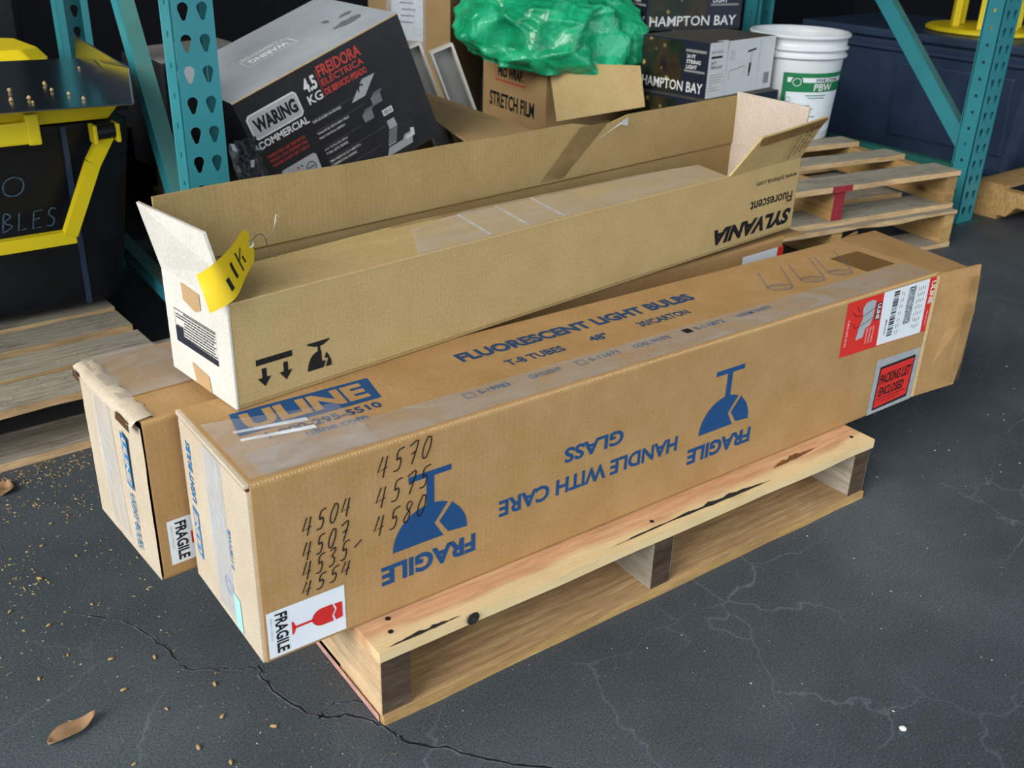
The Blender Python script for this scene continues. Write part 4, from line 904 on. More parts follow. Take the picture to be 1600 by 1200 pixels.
for b, a0, a1 in ((0.200, 0.158, 0.285), (0.171, 0.158, 0.300), (0.127, 0.158, 0.27), (0.095, 0.158, 0.335), (0.057, 0.158, 0.30)): stroke(mb, FW, [(a0, b), (a1, b)], 0.0008, 1.0)
mb.build('printed_rules', 'print_mid', W)
# printed pictures: lid, baskets, timer, strainer tray, control panel
poly(FW, [(0.270, 0.188), (0.310, 0.188), (0.355, 0.226), (0.318, 0.228)], 'print_steel', W, 'printed_lid', 0.9)
mb = MB(); stroke(mb, FW, [(0.298, 0.204), (0.302, 0.216), (0.312, 0.218), (0.314, 0.212)], 0.004, 1.3); mb.build('printed_lid_handle', 'ink_black', W)
for a, b in ((0.320, 0.155), (0.283, 0.128)):
    poly(FW, [(a, b), (a + 0.028, b), (a + 0.030, b + 0.022), (a + 0.040, b + 0.030), (a + 0.014, b + 0.030), (a, b + 0.020)], 'print_mid', W, 'printed_basket', 0.9)
    mb = MB()
    for q in range(5): stroke(mb, FW, [(a + 0.003 + q * 0.006, b + 0.001), (a + 0.002 + q * 0.006, b + 0.021)], 0.0006, 1.2); stroke(mb, FW, [(a + 0.001, b + 0.004 + q * 0.004), (a + 0.029, b + 0.004 + q * 0.004)], 0.0006, 1.2)
    mb.build('printed_mesh', 'print_steel', W)
poly(FW, [(0.336, 0.118), (0.366, 0.118), (0.366, 0.134), (0.336, 0.134)], 'ink_white', W, 'printed_timer', 0.9); text(FW, '05:0', 0.340, 0.121, 0.022, 0.010, 'ink_black', W, 0.01, k=1.4)
poly(FW, [(0.318, 0.044), (0.342, 0.044), (0.362, 0.084), (0.360, 0.104), (0.338, 0.104), (0.338, 0.084)], 'print_steel', W, 'printed_strainer', 0.9)
mb = MB()
for q in range(6):
    for r_ in range(5): a = 0.322 + r_ * 0.0045 + q * 0.003; b = 0.048 + q * 0.0058; mb.add([FW.p(a, b, 1.4), FW.p(a + 0.003, b, 1.4), FW.p(a + 0.003, b + 0.004, 1.4), FW.p(a, b + 0.004, 1.4)], [(0, 1, 2, 3)])
mb.build('printed_perforation', 'ink_black', W)
poly(FW, [(0.305, 0.020), (0.385, 0.020), (0.395, 0.050), (0.370, 0.050), (0.362, 0.040), (0.318, 0.040)], 'print_steel', W, 'printed_tank', 1.0)
poly(FW, [(0.372, 0.036), (0.398, 0.036), (0.402, 0.054), (0.392, 0.058), (0.388, 0.044), (0.372, 0.044)], 'ink_white', W, 'printed_bracket', 1.3)
cp = poly(FW, [(0.034, 0.072), (0.040, 0.068), (0.128, 0.068), (0.132, 0.074), (0.134, 0.124), (0.128, 0.130), (0.040, 0.130), (0.034, 0.124)], 'plate_silver', W, 'printed_control_panel', 0.9)
for a in (0.056, 0.110):
    poly(FW, [(a + 0.0135 * math.cos(i * PI / 10), 0.102 + 0.0135 * math.sin(i * PI / 10)) for i in range(20)], 'ink_black', cp, 'printed_dial', 1.2)
    poly(FW, [(a + 0.0115 * math.cos(i * PI / 10), 0.102 + 0.0115 * math.sin(i * PI / 10)) for i in range(20)], 'print_steel', cp, 'printed_dial_face', 1.6)
    rect(FW, a - 0.010, 0.100, 0.020, 0.004, 'print_mid', cp, 'printed_dial_bar', 2.0)
for a, m_ in ((0.078, 'ink_red'), (0.088, 'ink_green')): poly(FW, [(a + 0.003 * math.cos(i * PI / 6), 0.116 + 0.003 * math.sin(i * PI / 6)) for i in range(12)], m_, cp, 'printed_lamp', 1.4)
text(FW, 'WARING', 0.058, 0.046, 0.030, 0.009, 'ink_white', W, 0.03)
poly(FW, [(0.10, 0.030), (0.160, 0.030), (0.158, 0.062), (0.150, 0.066), (0.104, 0.060)], 'print_steel', W, 'printed_fryer', 0.9)
# glossy top: ghosted plate print and dark stains
FWt = Face((WL, WD, WH), (-1, 0, 0), (0, -1, 0), 0.0006)
mb = MB(); stroke(mb, FWt, [(0.20, 0.19), (0.34, 0.19), (0.34, 0.25), (0.20, 0.25), (0.20, 0.19)], 0.003, 1.0); mb.build('printed_frame', 'ink_white', W)
text(FWt, 'WARING', 0.215, 0.204, 0.11, 0.032, 'ink_white', W, 0.03); text(FWt, 'COMMERCIAL', 0.21, 0.17, 0.125, 0.013, 'ink_white', W, 0.01)
mb = MB(); rr = random.Random(12)
for (a, b, r0, r1) in ((0.075, 0.30, 0.05, 0.022), (0.05, 0.24, 0.022, 0.012), (0.10, 0.22, 0.010, 0.016)):
    pts = [(a + r0 * math.cos(i * PI / 9) * rr.uniform(0.7, 1.1), b + r1 * math.sin(i * PI / 9) * rr.uniform(0.6, 1.1)) for i in range(18)]; mb.add([FWt.p(p[0], p[1], 1.2) for p in pts], [tuple(range(18))])
mb.build('dark_stain', 'print_mid', W)

# ---- open brown carton the fryer carton leans on, white trays in it
K = thing('carton', 'plain brown open carton with a bent flap, right of the black fryer carton', 'carton', (0.905, 1.26, 0.2466), (0, 0, 0))
kw, kd, kh = 0.36, 0.56, 0.14
for nm, a, b in (('bottom', (0, 0, 0), (kw, kd, 0.004)), ('front_wall', (0, 0, 0.004), (kw, 0.004, kh)), ('back_wall', (0, kd - 0.004, 0.004), (kw, kd, kh)), ('left_wall', (0, 0.004, 0.004), (0.004, kd - 0.004, kh - 0.012)), ('right_wall', (kw - 0.004, 0.004, 0.004), (kw, kd - 0.004, kh))): MB().box(a, b).build(nm, 'kraft_plain', K)
MB().slab([(0.10, 0.06, 0.160), (0.345, 0.06, 0.155), (0.215, 0.42, 0.215), (0.08, 0.44, 0.235)], 0.004).build('bent_flap', 'kraft_plain', K, fixn=True)
MB().slab([(0.004, 0.0, kh), (kw, 0.0, kh), (kw + 0.02, 0.15, kh + 0.004), (0.20, 0.16, kh + 0.004)], 0.004).build('front_flap', 'kraft_plain', K, fixn=True)
wt = thing('tray', 'thin off-white tray leaning behind the black fryer carton, left of two', 'tray', (0, 0, 0), (0, 0, 0), 'white trays behind the fryer carton')
MB().box((0, 0, 0), (0.058, 0.010, 0.33)).build('panel', 'grey_panel', wt)
for a, b in (((-0.006, -0.022, 0), (0, 0.014, 0.336)), ((0.058, -0.022, 0), (0.066, 0.014, 0.336)), ((0, -0.022, 0.33), (0.058, 0.014, 0.336))): MB().box(a, b).build('rim', 'off_white', wt)
wt.rotation_euler = (-0.05, -0.36, -0.30); wt.location = (1.17, 1.715, 0.262)
w2 = copy_thing(wt, (1.245, 1.66, 0.262), (-0.05, -0.36, -0.30), 'thin off-white tray leaning behind the black fryer carton, right of two')

# ---- tall taped carton behind
TLc = thing('carton', 'tall brown carton with clear tape over a white label, at the back', 'carton', (1.585, 2.30, 0), (0, 0, 0.52))
tw, td, th_ = 0.26, 0.34, 1.05
MB().box((0, 0, 0), (tw, td, th_)).build('body', 'kraft_plain', TLc, bevel=0.003)
FTl = Face((0, td, 0), (0, -1, 0), (0, 0, 1)); 
rect(FTl, 0.10, 0.50, 0.13, 0.50, 'paper', TLc, 'shipping_label', 0.8)
mb = MB()
for q in range(16): a = 0.135 + 0.004 * (q % 3); mb.add([FTl.p(a, 0.56 + q * 0.022, 1.3), FTl.p(a + 0.055, 0.56 + q * 0.022, 1.3), FTl.p(a + 0.055, 0.565 + q * 0.022, 1.3), FTl.p(a, 0.565 + q * 0.022, 1.3)], [(0, 1, 2, 3)])
mb.build('printed_lines', 'ink_blue_faded', TLc)
rect(FTl, 0.08, 0.30, 0.16, 0.72, 'film_blue', TLc, 'clear_tape', 2.2)

# ---- stretch film carton with bag
Sx = thing('carton', 'brown stretch film carton with hanging front flap, holding a green plastic bag', 'carton', (1.633, 1.790, 0.2466), (0, 0, -0.085))
sw, sd, sh = 0.36, 0.42, 0.254
for nm, a, b in (('bottom', (0, 0, 0), (sw, sd, 0.004)), ('front_wall', (0, 0, 0.004), (sw, 0.004, sh)), ('back_wall', (0, sd - 0.004, 0.004), (sw, sd, sh)), ('left_wall', (0, 0.004, 0.004), (0.004, sd - 0.004, sh)), ('right_wall', (sw - 0.004, 0.004, 0.004), (sw, sd - 0.004, sh))): MB().box(a, b).build(nm, 'kraft_plain', Sx)
MB().slab([(0.004, 0.0, sh), (0.225, -0.200, sh + 0.008), (0.218, -0.250, sh - 0.112), (-0.010, -0.085, sh - 0.172)], 0.004).build('front_flap', 'kraft_tan', Sx, fixn=True)
MB().slab([(0, sd, sh), (sw, sd, sh), (sw, sd + 0.02, sh + 0.30), (0, sd + 0.02, sh + 0.30)], 0.004).build('back_flap', 'kraft_plain', Sx, fixn=True)
MB().slab([(sw, 0, sh), (sw, sd, sh), (sw + 0.05, sd, sh + 0.03), (sw + 0.05, 0, sh + 0.02)], 0.004).build('right_flap', 'kraft_plain', Sx, fixn=True)
Fs = Face((0, sd, 0), (0, -1, 0), (0, 0, 1))
text(Fs, 'STRETCH FILM', 0.05, 0.060, 0.30, 0.052, 'ink_black', Sx, 0.03)
mb = MB(); stroke(mb, Fs, [(0.09, 0.155), (0.29, 0.155), (0.29, 0.215), (0.09, 0.215), (0.09, 0.155)], 0.006, 1.0); mb.build('printed_frame', 'ink_rose', Sx)
text(Fs, 'PRO WRAP.', 0.105, 0.167, 0.17, 0.036, 'ink_black', Sx, 0.05)
text(Fs, '18 x 1500', 0.02, 0.235, 0.03, 0.008, 'ink_black', Sx, 0.0, res=1)

# green bag: crumpled sheet plastic, sharp folds
bm = bmesh.new(); bmesh.ops.create_icosphere(bm, subdivisions=6, radius=1.0)
for v in bm.verts:
    d = v.co.normalized()
    q = d + Vector((0.25, 0.1, 0.1)) * mnoise.noise(d * 1.1 + Vector((4, 4, 1)))
    r1 = mnoise.noise(d * 1.2 + Vector((3, 1, 2)))
    k1 = mnoise.voronoi(Vector((q.x * 1.5, q.y * 1.7, q.z * 1.3)) + Vector((2.3, 0.4, 5)))[0]; k2 = mnoise.voronoi(Vector((q.x * 3.6, q.y * 3.0, q.z * 2.6)) + Vector((7.1, 3.4, 1)))[0]
    s = 0.88 + 0.20 * r1 + 0.30 * max(0.0, 1 - 1.3 * (k1[1] - k1[0])) + 0.11 * max(0.0, 1 - 1.6 * (k2[1] - k2[0]))
    p = Vector((d.x * 0.232 * s, d.y * 0.175 * s, d.z * 0.135 * s))
    if d.z > 0: p.z += 0.075 * math.exp(-((d.x + 0.30) ** 2 + (d.y) ** 2) / 0.16) + 0.055 * math.exp(-((d.x - 0.74) ** 2) / 0.05)
    if d.x > 0.6: p.x += 0.05 * (d.x - 0.6) / 0.4
    if p.z < -0.060: p.z = -0.060 + (p.z + 0.060) * 0.15
    if d.y < -0.3 and d.z < 0.2: p.z -= 0.035 * (-d.y)
    v.co = p
me = bpy.data.meshes.new('plastic_bag'); bm.to_mesh(me); bm.free(); me.materials.append(M['bag'])
for p in me.polygons: p.use_smooth = True
bag = link('plastic_bag', me, None, (1.705, 1.905, 0.565), (0, 0.05, -0.60)); tag(bag, 'crumpled green plastic bag stuffed into the brown stretch film carton', 'bag')

# ================================================================= STRING LIGHT CARTONS
def light_box(label, loc, yaw, wside, dside, h, dark_front=True):
    """wide face white with print, other face dark night photo with the name"""
    b = thing('carton', label, 'carton', loc, (0, 0, yaw), 'string light cartons')
    q = MB()
    q.add([(0, 0, 0), (wside, 0, 0), (wside, 0, h), (0, 0, h)], [(0, 1, 2, 3)], 1 if dark_front else 2); q.add([(0, dside, 0), (0, 0, 0), (0, 0, h), (0, dside, h)], [(0, 1, 2, 3)], 1)
    q.add([(0, 0, h), (wside, 0, h), (wside, dside, h), (0, dside, h)], [(0, 1, 2, 3)], 0)
    q.add([(wside, 0, 0), (wside, dside, 0), (wside, dside, h), (wside, 0, h)], [(0, 1, 2, 3)], 1); q.add([(wside, dside, 0), (0, dside, 0), (0, dside, h), (wside, dside, h)], [(0, 1, 2, 3)], 1)
    q.add([(0, dside, 0), (wside, dside, 0), (wside, 0, 0), (0, 0, 0)], [(0, 1, 2, 3)], 0)
    q.build('body', ['dusty_top', 'navy_print', 'white_carton'], b)
    return b
def photo_face(b, F, w, h, name_w=0.92):
    rect(F, w * 0.02, h * 0.03, w * 0.60, h * 0.94, 'bokeh', b, 'printed_photo', 0.5)
    text(F, 'HAMPTON BAY', w * 0.03, h * 0.07, w * name_w, h * 0.19, 'ink_white', b, 0.012, res=2)
    for z_, hh in ((0.80, 0.05), (0.44, 0.04)): rect(F, w * 0.66, h * z_, w * 0.30, h * hh, 'ink_grey', b, 'printed_band', 0.9)
    for q, s in enumerate(('24 FT', 'STRING', 'LIGHT')): text(F, s, w * 0.68, h * (0.69 - q * 0.095), w * (0.13, 0.21, 0.16)[q], h * 0.07, 'ink_white', b, 0.02, res=2)
mid = light_box('string light carton with white side, middle of the stack beside the white bucket', (1.94, 1.372, 0.428), 0.155, 0.375, 0.262, 0.168, False)
photo_face(mid, Face((0, 0.262, 0), (0, -1, 0), (0, 0, 1)), 0.262, 0.168)
Fm = Face((0, 0, 0), (1, 0, 0), (0, 0, 1))
rect(Fm, 0.10, 0.005, 0.0012, 0.158, 'ink_grey', mid, 'printed_rule'); rect(Fm, 0.285, 0.005, 0.0012, 0.158, 'ink_grey', mid, 'printed_rule')
text(Fm, 'VERY LOW WATT', 0.012, 0.135, 0.06, 0.008, 'ink_grey', mid, 0.01, res=1); rect(Fm, 0.012, 0.120, 0.060, 0.007, 'ink_black', mid, 'printed_band')
for q, s in enumerate(('24 FT', 'STRING LIGHT')): text(Fm, s, 0.012, 0.102 - q * 0.014, 0.03 + 0.035 * q, 0.010, 'ink_black', mid, 0.01, res=1)
mb = MB()
for q in range(7): stroke(mb, Fm, [(0.012, 0.070 - q * 0.008), (0.012 + (0.07, 0.075, 0.06, 0.07, 0.02, 0.05, 0.065)[q], 0.070 - q * 0.008)], 0.0016, 1.0)
for q in range(5): stroke(mb, Fm, [(0.115, 0.135 - q * 0.006), (0.145, 0.135 - q * 0.006)], 0.0012, 1.0)
mb.build('printed_small_type', 'ink_grey', mid)['kind'] = 'stuff'
mb = MB(); stroke(mb, Fm, [(0.118, 0.050), (0.118, 0.075), (0.205, 0.085), (0.205, 0.060)], 0.0016, 1.0)
stroke(mb, Fm, [(0.215, 0.128), (0.262, 0.134)], 0.006, 1.0); stroke(mb, Fm, [(0.240, 0.134), (0.236, 0.090)], 0.0016, 1.0); stroke(mb, Fm, [(0.236, 0.092), (0.234, 0.062)], 0.012, 1.0); stroke(mb, Fm, [(0.234, 0.062), (0.234, 0.050)], 0.007, 1.0)
mb.build('printed_lamp_drawing', 'ink_black', mid)
mb = MB()
for q in range(9): mb.add([Fm.p(0.325, 0.018 + q * 0.004, 1), Fm.p(0.358, 0.018 + q * 0.004, 1), Fm.p(0.358, 0.0202 + q * 0.004, 1), Fm.p(0.325, 0.0202 + q * 0.004, 1)], [(0, 1, 2, 3)])
mb.build('printed_barcode', 'ink_black', mid)
MB().slab([(0.065, 0.02, 0.1685), (0.095, 0.02, 0.1685), (0.092, -0.003, 0.172), (0.092, -0.003, 0.140), (0.068, -0.003, 0.138), (0.066, -0.003, 0.170)], 0.0012).build('tape_tab', 'white_carton', mid, fixn=True)
topb = light_box('dark string light carton, topmost of the stack beside the white bucket', (1.962, 1.690, 0.5962), -0.19, 0.38, 0.25, 0.17, True)
photo_face(topb, Face((0, 0, 0), (1, 0, 0), (0, 0, 1)), 0.38, 0.17); photo_face(topb, Face((0, 0.25, 0), (0, -1, 0), (0, 0, 1)), 0.25, 0.17)
lowb = light_box('dusty string light carton, lowest of the stack beside the white bucket', (1.90, 1.335, 0.2466), 0.11, 0.40, 0.29, 0.1812, True)
photo_face(lowb, Face((0, 0.29, 0), (0, -1, 0), (0, 0, 1)), 0.29, 0.18)
for k, (z_, lb2) in enumerate(((0.2466, 'lowest'), (0.4172, 'middle'), (0.5878, 'topmost'))):
    bb = light_box('dark string light carton with bulb photo, %s of the column behind the green bag' % lb2, (2.125 + 0.006 * k, 2.02, z_), -0.10, 0.38, 0.25, 0.170, True)
    photo_face(bb, Face((0, 0, 0), (1, 0, 0), (0, 0, 1)), 0.38, 0.17); rect(Face((0, 0.25, 0), (0, -1, 0), (0, 0, 1)), 0.005, 0.005, 0.24, 0.16, 'bokeh', bb, 'printed_photo')

# ================================================================= BUCKET
Bk = thing('bucket', 'white plastic bucket with green label standing on the stacked pallets', 'bucket', (2.495, 1.482, 0.2466), (0, 0, 0)); Bk.scale = (1.06, 1.06, 0.94)
pr = [(0.128, 0.0), (0.131, 0.004), (0.148, 0.285), (0.1485, 0.292), (0.158, 0.293), (0.159, 0.300), (0.150, 0.302), (0.151, 0.318), (0.159, 0.319), (0.160, 0.327), (0.152, 0.329), (0.153, 0.358), (0.160, 0.360), (0.162, 0.368), (0.159, 0.373), (0.152, 0.372), (0.149, 0.350), (0.144, 0.28), (0.126, 0.012), (0.02, 0.010), (0.001, 0.010)]
MB().lathe(pr, 64).build('body', 'bucket_white', Bk, smooth=True)
def bk(a, b, k=1.0):  # wraps: a = arc length from the label's left edge, b = height
    r = 0.131 + (b - 0.004) * 0.0605 + 0.0006 * k; th = -2.55 + a / 0.14; return (r * math.cos(th), r * math.sin(th), b)
def bpatch(a0, b0, a1, b1, mat, name, parent=None, k=1.0, n=12):
    mb = MB()
    for i in range(n + 1): a = a0 + (a1 - a0) * i / n; mb.v += [bk(a, b0, k), bk(a, b1, k)]
    for i in range(n): mb.f.append((2 * i, 2 * i + 2, 2 * i + 3, 2 * i + 1)); mb.mi.append(0)
    return mb.build(name, mat, parent or Bk, smooth=True)
LB0 = -0.020
lab = bpatch(LB0, 0.03, LB0 + 0.26, 0.245, 'paper', 'label'); lab['label'] = 'green and white printed label'
bpatch(LB0, 0.229, LB0 + 0.26, 0.245, 'ink_green', 'printed_band', lab, 1.8); bpatch(LB0, 0.178, LB0 + 0.26, 0.212, 'ink_green', 'printed_band', lab, 1.8); bpatch(LB0, 0.02, LB0 + 0.014, 0.245, 'ink_green', 'printed_edge', lab, 1.9, 3)
mb = MB(); put_text(mb, None, 'FIVE STAR', LB0 + 0.105, 0.214, 0.09, 0.012, 0.01, mp=lambda a, b: bk(a, b, 2.6), res=2); mb.build('printed_text', 'ink_black', lab)
mb = MB(); put_text(mb, None, 'PBW', LB0 + 0.10, 0.182, 0.07, 0.026, 0.02, mp=lambda a, b: bk(a, b, 2.6), res=2); mb.build('printed_text', 'ink_white', lab)
mb = MB()
mb.add([bk(LB0 + 0.044 + 0.019 * math.cos(i * PI / 12), 0.213 + 0.021 * math.sin(i * PI / 12), 2.4) for i in range(24)], [tuple(range(24))]); mb.build('printed_emblem', 'ink_green', lab)
mb = MB()
for q in range(5): stroke(mb, None, [(LB0 + 0.044 + 0.013 * math.cos(q * 1.25 + s), 0.213 + 0.014 * math.sin(q * 1.25 + s)) for s in (0, 0.7, 1.6, 2.2)], 0.0018, mp=lambda a, b: bk(a, b, 3.2))
mb.build('printed_emblem_lines', 'paper', lab)
mb = MB()
for q, (a, b, w_) in enumerate(((0.075, 0.166, 0.075), (0.085, 0.157, 0.06), (0.05, 0.130, 0.045), (0.05, 0.118, 0.06), (0.05, 0.108, 0.055), (0.05, 0.090, 0.07), (0.05, 0.070, 0.06), (0.05, 0.055, 0.065))): stroke(mb, None, [(LB0 + a + w_ * i / 4, b) for i in range(5)], 0.003, mp=lambda a_, b_: bk(a_, b_, 2.6))
for q in range(4): stroke(mb, None, [(LB0 + 0.022 + 0.008 * (1 - q * 0.2) * math.cos(i * PI / 8), 0.150 - q * 0.018 + 0.009 * (1 - q * 0.2) * math.sin(i * PI / 8)) for i in range(17)], 0.0012, mp=lambda a_, b_: bk(a_, b_, 2.6))
mb.build('printed_small_type', 'ink_green', lab)['kind'] = 'stuff'
MB().tube(smoothpts([(-0.158, -0.02, 0.310), (-0.162, 0.01, 0.272), (-0.150, 0.06, 0.25), (-0.115, 0.115, 0.235), (-0.06, 0.152, 0.232), (0.0, 0.165, 0.24)], 5), 0.0018, 6).build('bail', 'wire', Bk, smooth=True)
MB().lathe([(0.0, 0), (0.011, 0.001), (0.010, 0.008), (0.004, 0.011)], 12).build('bail_ear', 'bucket_white', Bk, (-0.148, -0.03, 0.310), (0, -PI / 2, 0.15))

# ================================================================= LEFT TOTE, TRAY, BIN
T = thing('tote', 'black plastic tote with dirty yellow lid and yellow swing handle', 'tote', (-0.80, 1.34, 0.1405), (0, 0, 0.03))
mb = MB(); mb.hexa([(0, 0, 0), (0.900, 0, 0), (0.925, 0.60, 0), (0, 0.60, 0), (-0.03, -0.13, 0.425), (0.925, -0.13, 0.425), (0.955, 0.68, 0.425), (-0.03, 0.68, 0.425)]); mb.build('body', 'black_plastic', T, bevel=0.018)
mb = MB()
for x in (0.815,): mb.hexa([(x, -0.008, 0.004), (x + 0.010, -0.008, 0.004), (x + 0.010, 0.02, 0.004), (x, 0.02, 0.004), (x - 0.03, -0.1375, 0.42), (x - 0.020, -0.1375, 0.42), (x - 0.020, -0.10, 0.42), (x - 0.03, -0.10, 0.42)])
mb.build('rib', 'navy_plastic', T)
# lid: rim with a stepped front, recessed top
mb = MB(); mb.hexa([(-0.06, -0.165, 0.432), (0.870, -0.165, 0.432), (0.895, -0.10, 0.44), (-0.06, -0.10, 0.43), (-0.06, -0.175, 0.466), (0.900, -0.175, 0.466), (0.900, -0.10, 0.466), (-0.06, -0.10, 0.466)]); mb.build('lid_rim', 'yellow_dirty', T, bevel=0.008)
mb = MB(); mb.box((-0.06, -0.187, 0.404), (0.728, -0.160, 0.446)); mb.box((0.712, -0.192, 0.402), (0.736, -0.160, 0.460)); mb.build('lid_clip', 'yellow_plastic', T, bevel=0.004)
mb = MB(); mb.hexa([(-0.06, -0.10, 0.43), (0.905, -0.10, 0.43), (0.955, 0.74, 0.43), (-0.06, 0.74, 0.43), (-0.06, -0.10, 0.46), (0.905, -0.10, 0.46), (0.955, 0.74, 0.46), (-0.06, 0.74, 0.46)]); mb.build('lid', 'yellow_dirty', T, bevel=0.008)
ring = [(-0.03, 0.36), (0.93, 0.36), (0.985, 0.42), (0.985, 0.70), (0.93, 0.74), (-0.03, 0.74)]
mb = MB()
o1 = [(0.0, 0.46), (0.895, 0.46), (0.945, 0.50), (0.935, 0.705), (0.885, 0.735), (0.0, 0.735)]; i1 = [(0.05, 0.53), (0.80, 0.53), (0.84, 0.555), (0.835, 0.665), (0.80, 0.685), (0.05, 0.685)]
nn = 6; vs = [(x, y, 0.459) for x, y in o1] + [(x + (0.02 if x < 0.5 else -0.02), y + (0.015 if y < 0.55 else -0.015), 0.484) for x, y in o1] + [(x, y, 0.484) for x, y in i1] + [(x, y, 0.463) for x, y in i1]
fs = []
for k in range(3): fs += [(k * nn + i, k * nn + (i + 1) % nn, (k + 1) * nn + (i + 1) % nn, (k + 1) * nn + i) for i in range(nn)]
fs.append(tuple(3 * nn + i for i in range(nn))); mb.add(vs, fs); mb.build('lid_recess', 'yellow_plastic', T, fixn=True, bevel=0.006)
# swing handle, a bent yellow bail hanging in front
mb = MB()
def flatbar(pts, wz, d, mi=0):
    for i in range(len(pts) - 1):
        (x0, y0, z0), (x1, y1, z1) = pts[i], pts[i + 1]; dx, dz = x1 - x0, z1 - z0; l = math.hypot(dx, dz); nx, nz = -dz / l * wz / 2, dx / l * wz / 2
        mb.hexa([(x0 - nx, y0, z0 - nz), (x1 - nx, y1, z1 - nz), (x1 - nx, y1 + d, z1 - nz), (x0 - nx, y0 + d, z0 - nz), (x0 + nx, y0, z0 + nz), (x1 + nx, y1, z1 + nz), (x1 + nx, y1 + d, z1 + nz), (x0 + nx, y0 + d, z0 + nz)], mi)
flatbar([(0.862, -0.175, 0.402), (0.832, -0.163, 0.348), (0.774, -0.130, 0.200)], 0.026, 0.022); flatbar([(0.784, -0.127, 0.195), (0.10, -0.127, 0.195), (-0.02, -0.160, 0.345)], 0.026, 0.022)
mb.build('handle', 'yellow_plastic', T, fixn=True)
MB().tube([(0.838, -0.172, 0.410), (0.878, -0.172, 0.412)], 0.015, 16).build('hinge_pin', 'black_plastic', T)
for x in (0.832, 0.876): MB().box((x, -0.190, 0.390), (x + 0.008, -0.154, 0.427)).build('hinge_ear', 'yellow_plastic', T, bevel=0.003)
# chalk words on the sloping front
nrm = Vector((0, -0.425, -0.13)).normalized(); FTo = Face((0, 0, 0), (1, 0, 0), Vector((0, -0.13, 0.425)), 0.001)
for wd_, a_, b_, w_ in (('NO', 0.605, 0.300, 0.110), ('ABLES', 0.628, 0.218, 0.140)): mb = MB(); hand(mb, FTo, wd_, a_, b_, w_, 0.042, 0.0034, 0.1, 0.0, 2.5); mb.build('chalk_writing', 'chalk', T)

tr = thing('tray', 'bent stainless steel tray lying on the yellow tote lid', 'tray', (0.092, 1.078, 0.620), (0, 0, -0.095))
MB().box((-0.80, 0, 0), (0, 0.60, 0.0022)).build('sheet', 'steel', tr)
MB().slab([(0, 0, 0.002), (0, 0.60, 0.002), (0.004, 0.60, 0.050), (0.010, 0.05, 0.058)], 0.002).build('end_flange', 'steel', tr, fixn=True)
mb = MB(); mb.tube([(0.0, 0, 0.002), (0.010, 0.05, 0.058), (0.004, 0.60, 0.050)], 0.0016, 6); mb.tube([(-0.80, -0.001, 0.001), (0.0, -0.001, 0.001)], 0.0018, 6); mb.build('hem', 'steel_edge', tr)
cr_ = None
for i in range(14):
    x, y = R.uniform(-0.30, -0.02), R.uniform(0.03, 0.45); s = R.uniform(0.003, 0.0058)
    if cr_ is None:
        bm = bmesh.new(); bmesh.ops.create_icosphere(bm, subdivisions=1, radius=1.0)
        for v in bm.verts: v.co *= R.uniform(0.75, 1.15)
        me = bpy.data.meshes.new('crumb'); bm.to_mesh(me); bm.free(); me.materials.append(M['seed']); cr_ = me
    p = tr.matrix_basis @ Vector((x, y, 0.0022 + s * 0.7)); o = link('crumb', cr_, None, p, (R.random(), R.random(), R.random() * 6)); o.scale = (s, s * 0.9, s * 0.8)
    tag(o, 'tan crumb lying on the stainless steel tray', 'crumb', 'crumbs on the steel tray')

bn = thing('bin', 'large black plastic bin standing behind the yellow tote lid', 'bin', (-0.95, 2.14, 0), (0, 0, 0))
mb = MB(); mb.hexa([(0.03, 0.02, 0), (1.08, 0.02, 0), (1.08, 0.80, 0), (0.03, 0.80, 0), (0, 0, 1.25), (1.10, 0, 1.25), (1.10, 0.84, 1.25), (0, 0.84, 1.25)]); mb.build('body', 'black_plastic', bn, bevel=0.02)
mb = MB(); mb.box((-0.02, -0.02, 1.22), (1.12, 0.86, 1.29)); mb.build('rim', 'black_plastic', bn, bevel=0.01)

# ---- crumpled black film at the fryer carton's left and foot (dark bags under the rack)
bm = bmesh.new(); bmesh.ops.create_icosphere(bm, subdivisions=4, radius=1.0)
for v in bm.verts:
    d = v.co.normalized(); f = abs(mnoise.noise(d * 2.4 + Vector((9, 1, 3)))); s = 1 - 0.4 * f + 0.2 * mnoise.noise(d * 1.3)
    v.co = Vector((d.x * 0.16 * s, d.y * 0.20 * s, d.z * 0.16 * s)); v.co.z = max(v.co.z, -0.12)
me = bpy.data.meshes.new('plastic_bag'); bm.to_mesh(me); bm.free(); me.materials.append(M['black_plastic'])
for p in me.polygons: p.use_smooth = True
tag(link('plastic_bag', me, None, (0.62, 2.62, 0.12), (0, 0, 0.4)), 'black crumpled bag in the dark behind the left rack frame', 'bag')
mb = MB(); n1 = 18; n2 = 16
for i in range(n1 + 1):
    for j in range(n2 + 1):
        a = i / n1; b = j / n2; k1 = mnoise.voronoi(Vector((a * 3, b * 4, 2.2)))[0]; cr = (k1[1] - k1[0])
        mb.v.append((0.318 + 0.085 * a + 0.05 * (1 - b) + 0.02 * cr, 1.225 + 0.05 * a - 0.035 * cr + 0.02 * mnoise.noise(Vector((a * 5, b * 5, 1))), 0.2475 + 0.245 * b))
for i in range(n1):
    for j in range(n2): a = i * (n2 + 1) + j; mb.f.append((a, a + n2 + 1, a + n2 + 2, a + 1)); mb.mi.append(0)
wrap = mb.build('plastic_wrap', 'wrap', None); wrap.modifiers.new('thick', 'SOLIDIFY').thickness = 0.0008
tag(wrap, 'crumpled shiny plastic wrap between the left rack post and the tilted black carton', 'plastic wrap')
sb = thing('carton', 'worn dark carton corner behind the left rack brace', 'carton', (0.425, 1.93, 0.2466), (0, 0, 0.12))
MB().box((0, 0, 0), (0.30, 0.26, 0.310)).build('body', 'carton_black', sb, bevel=0.006)
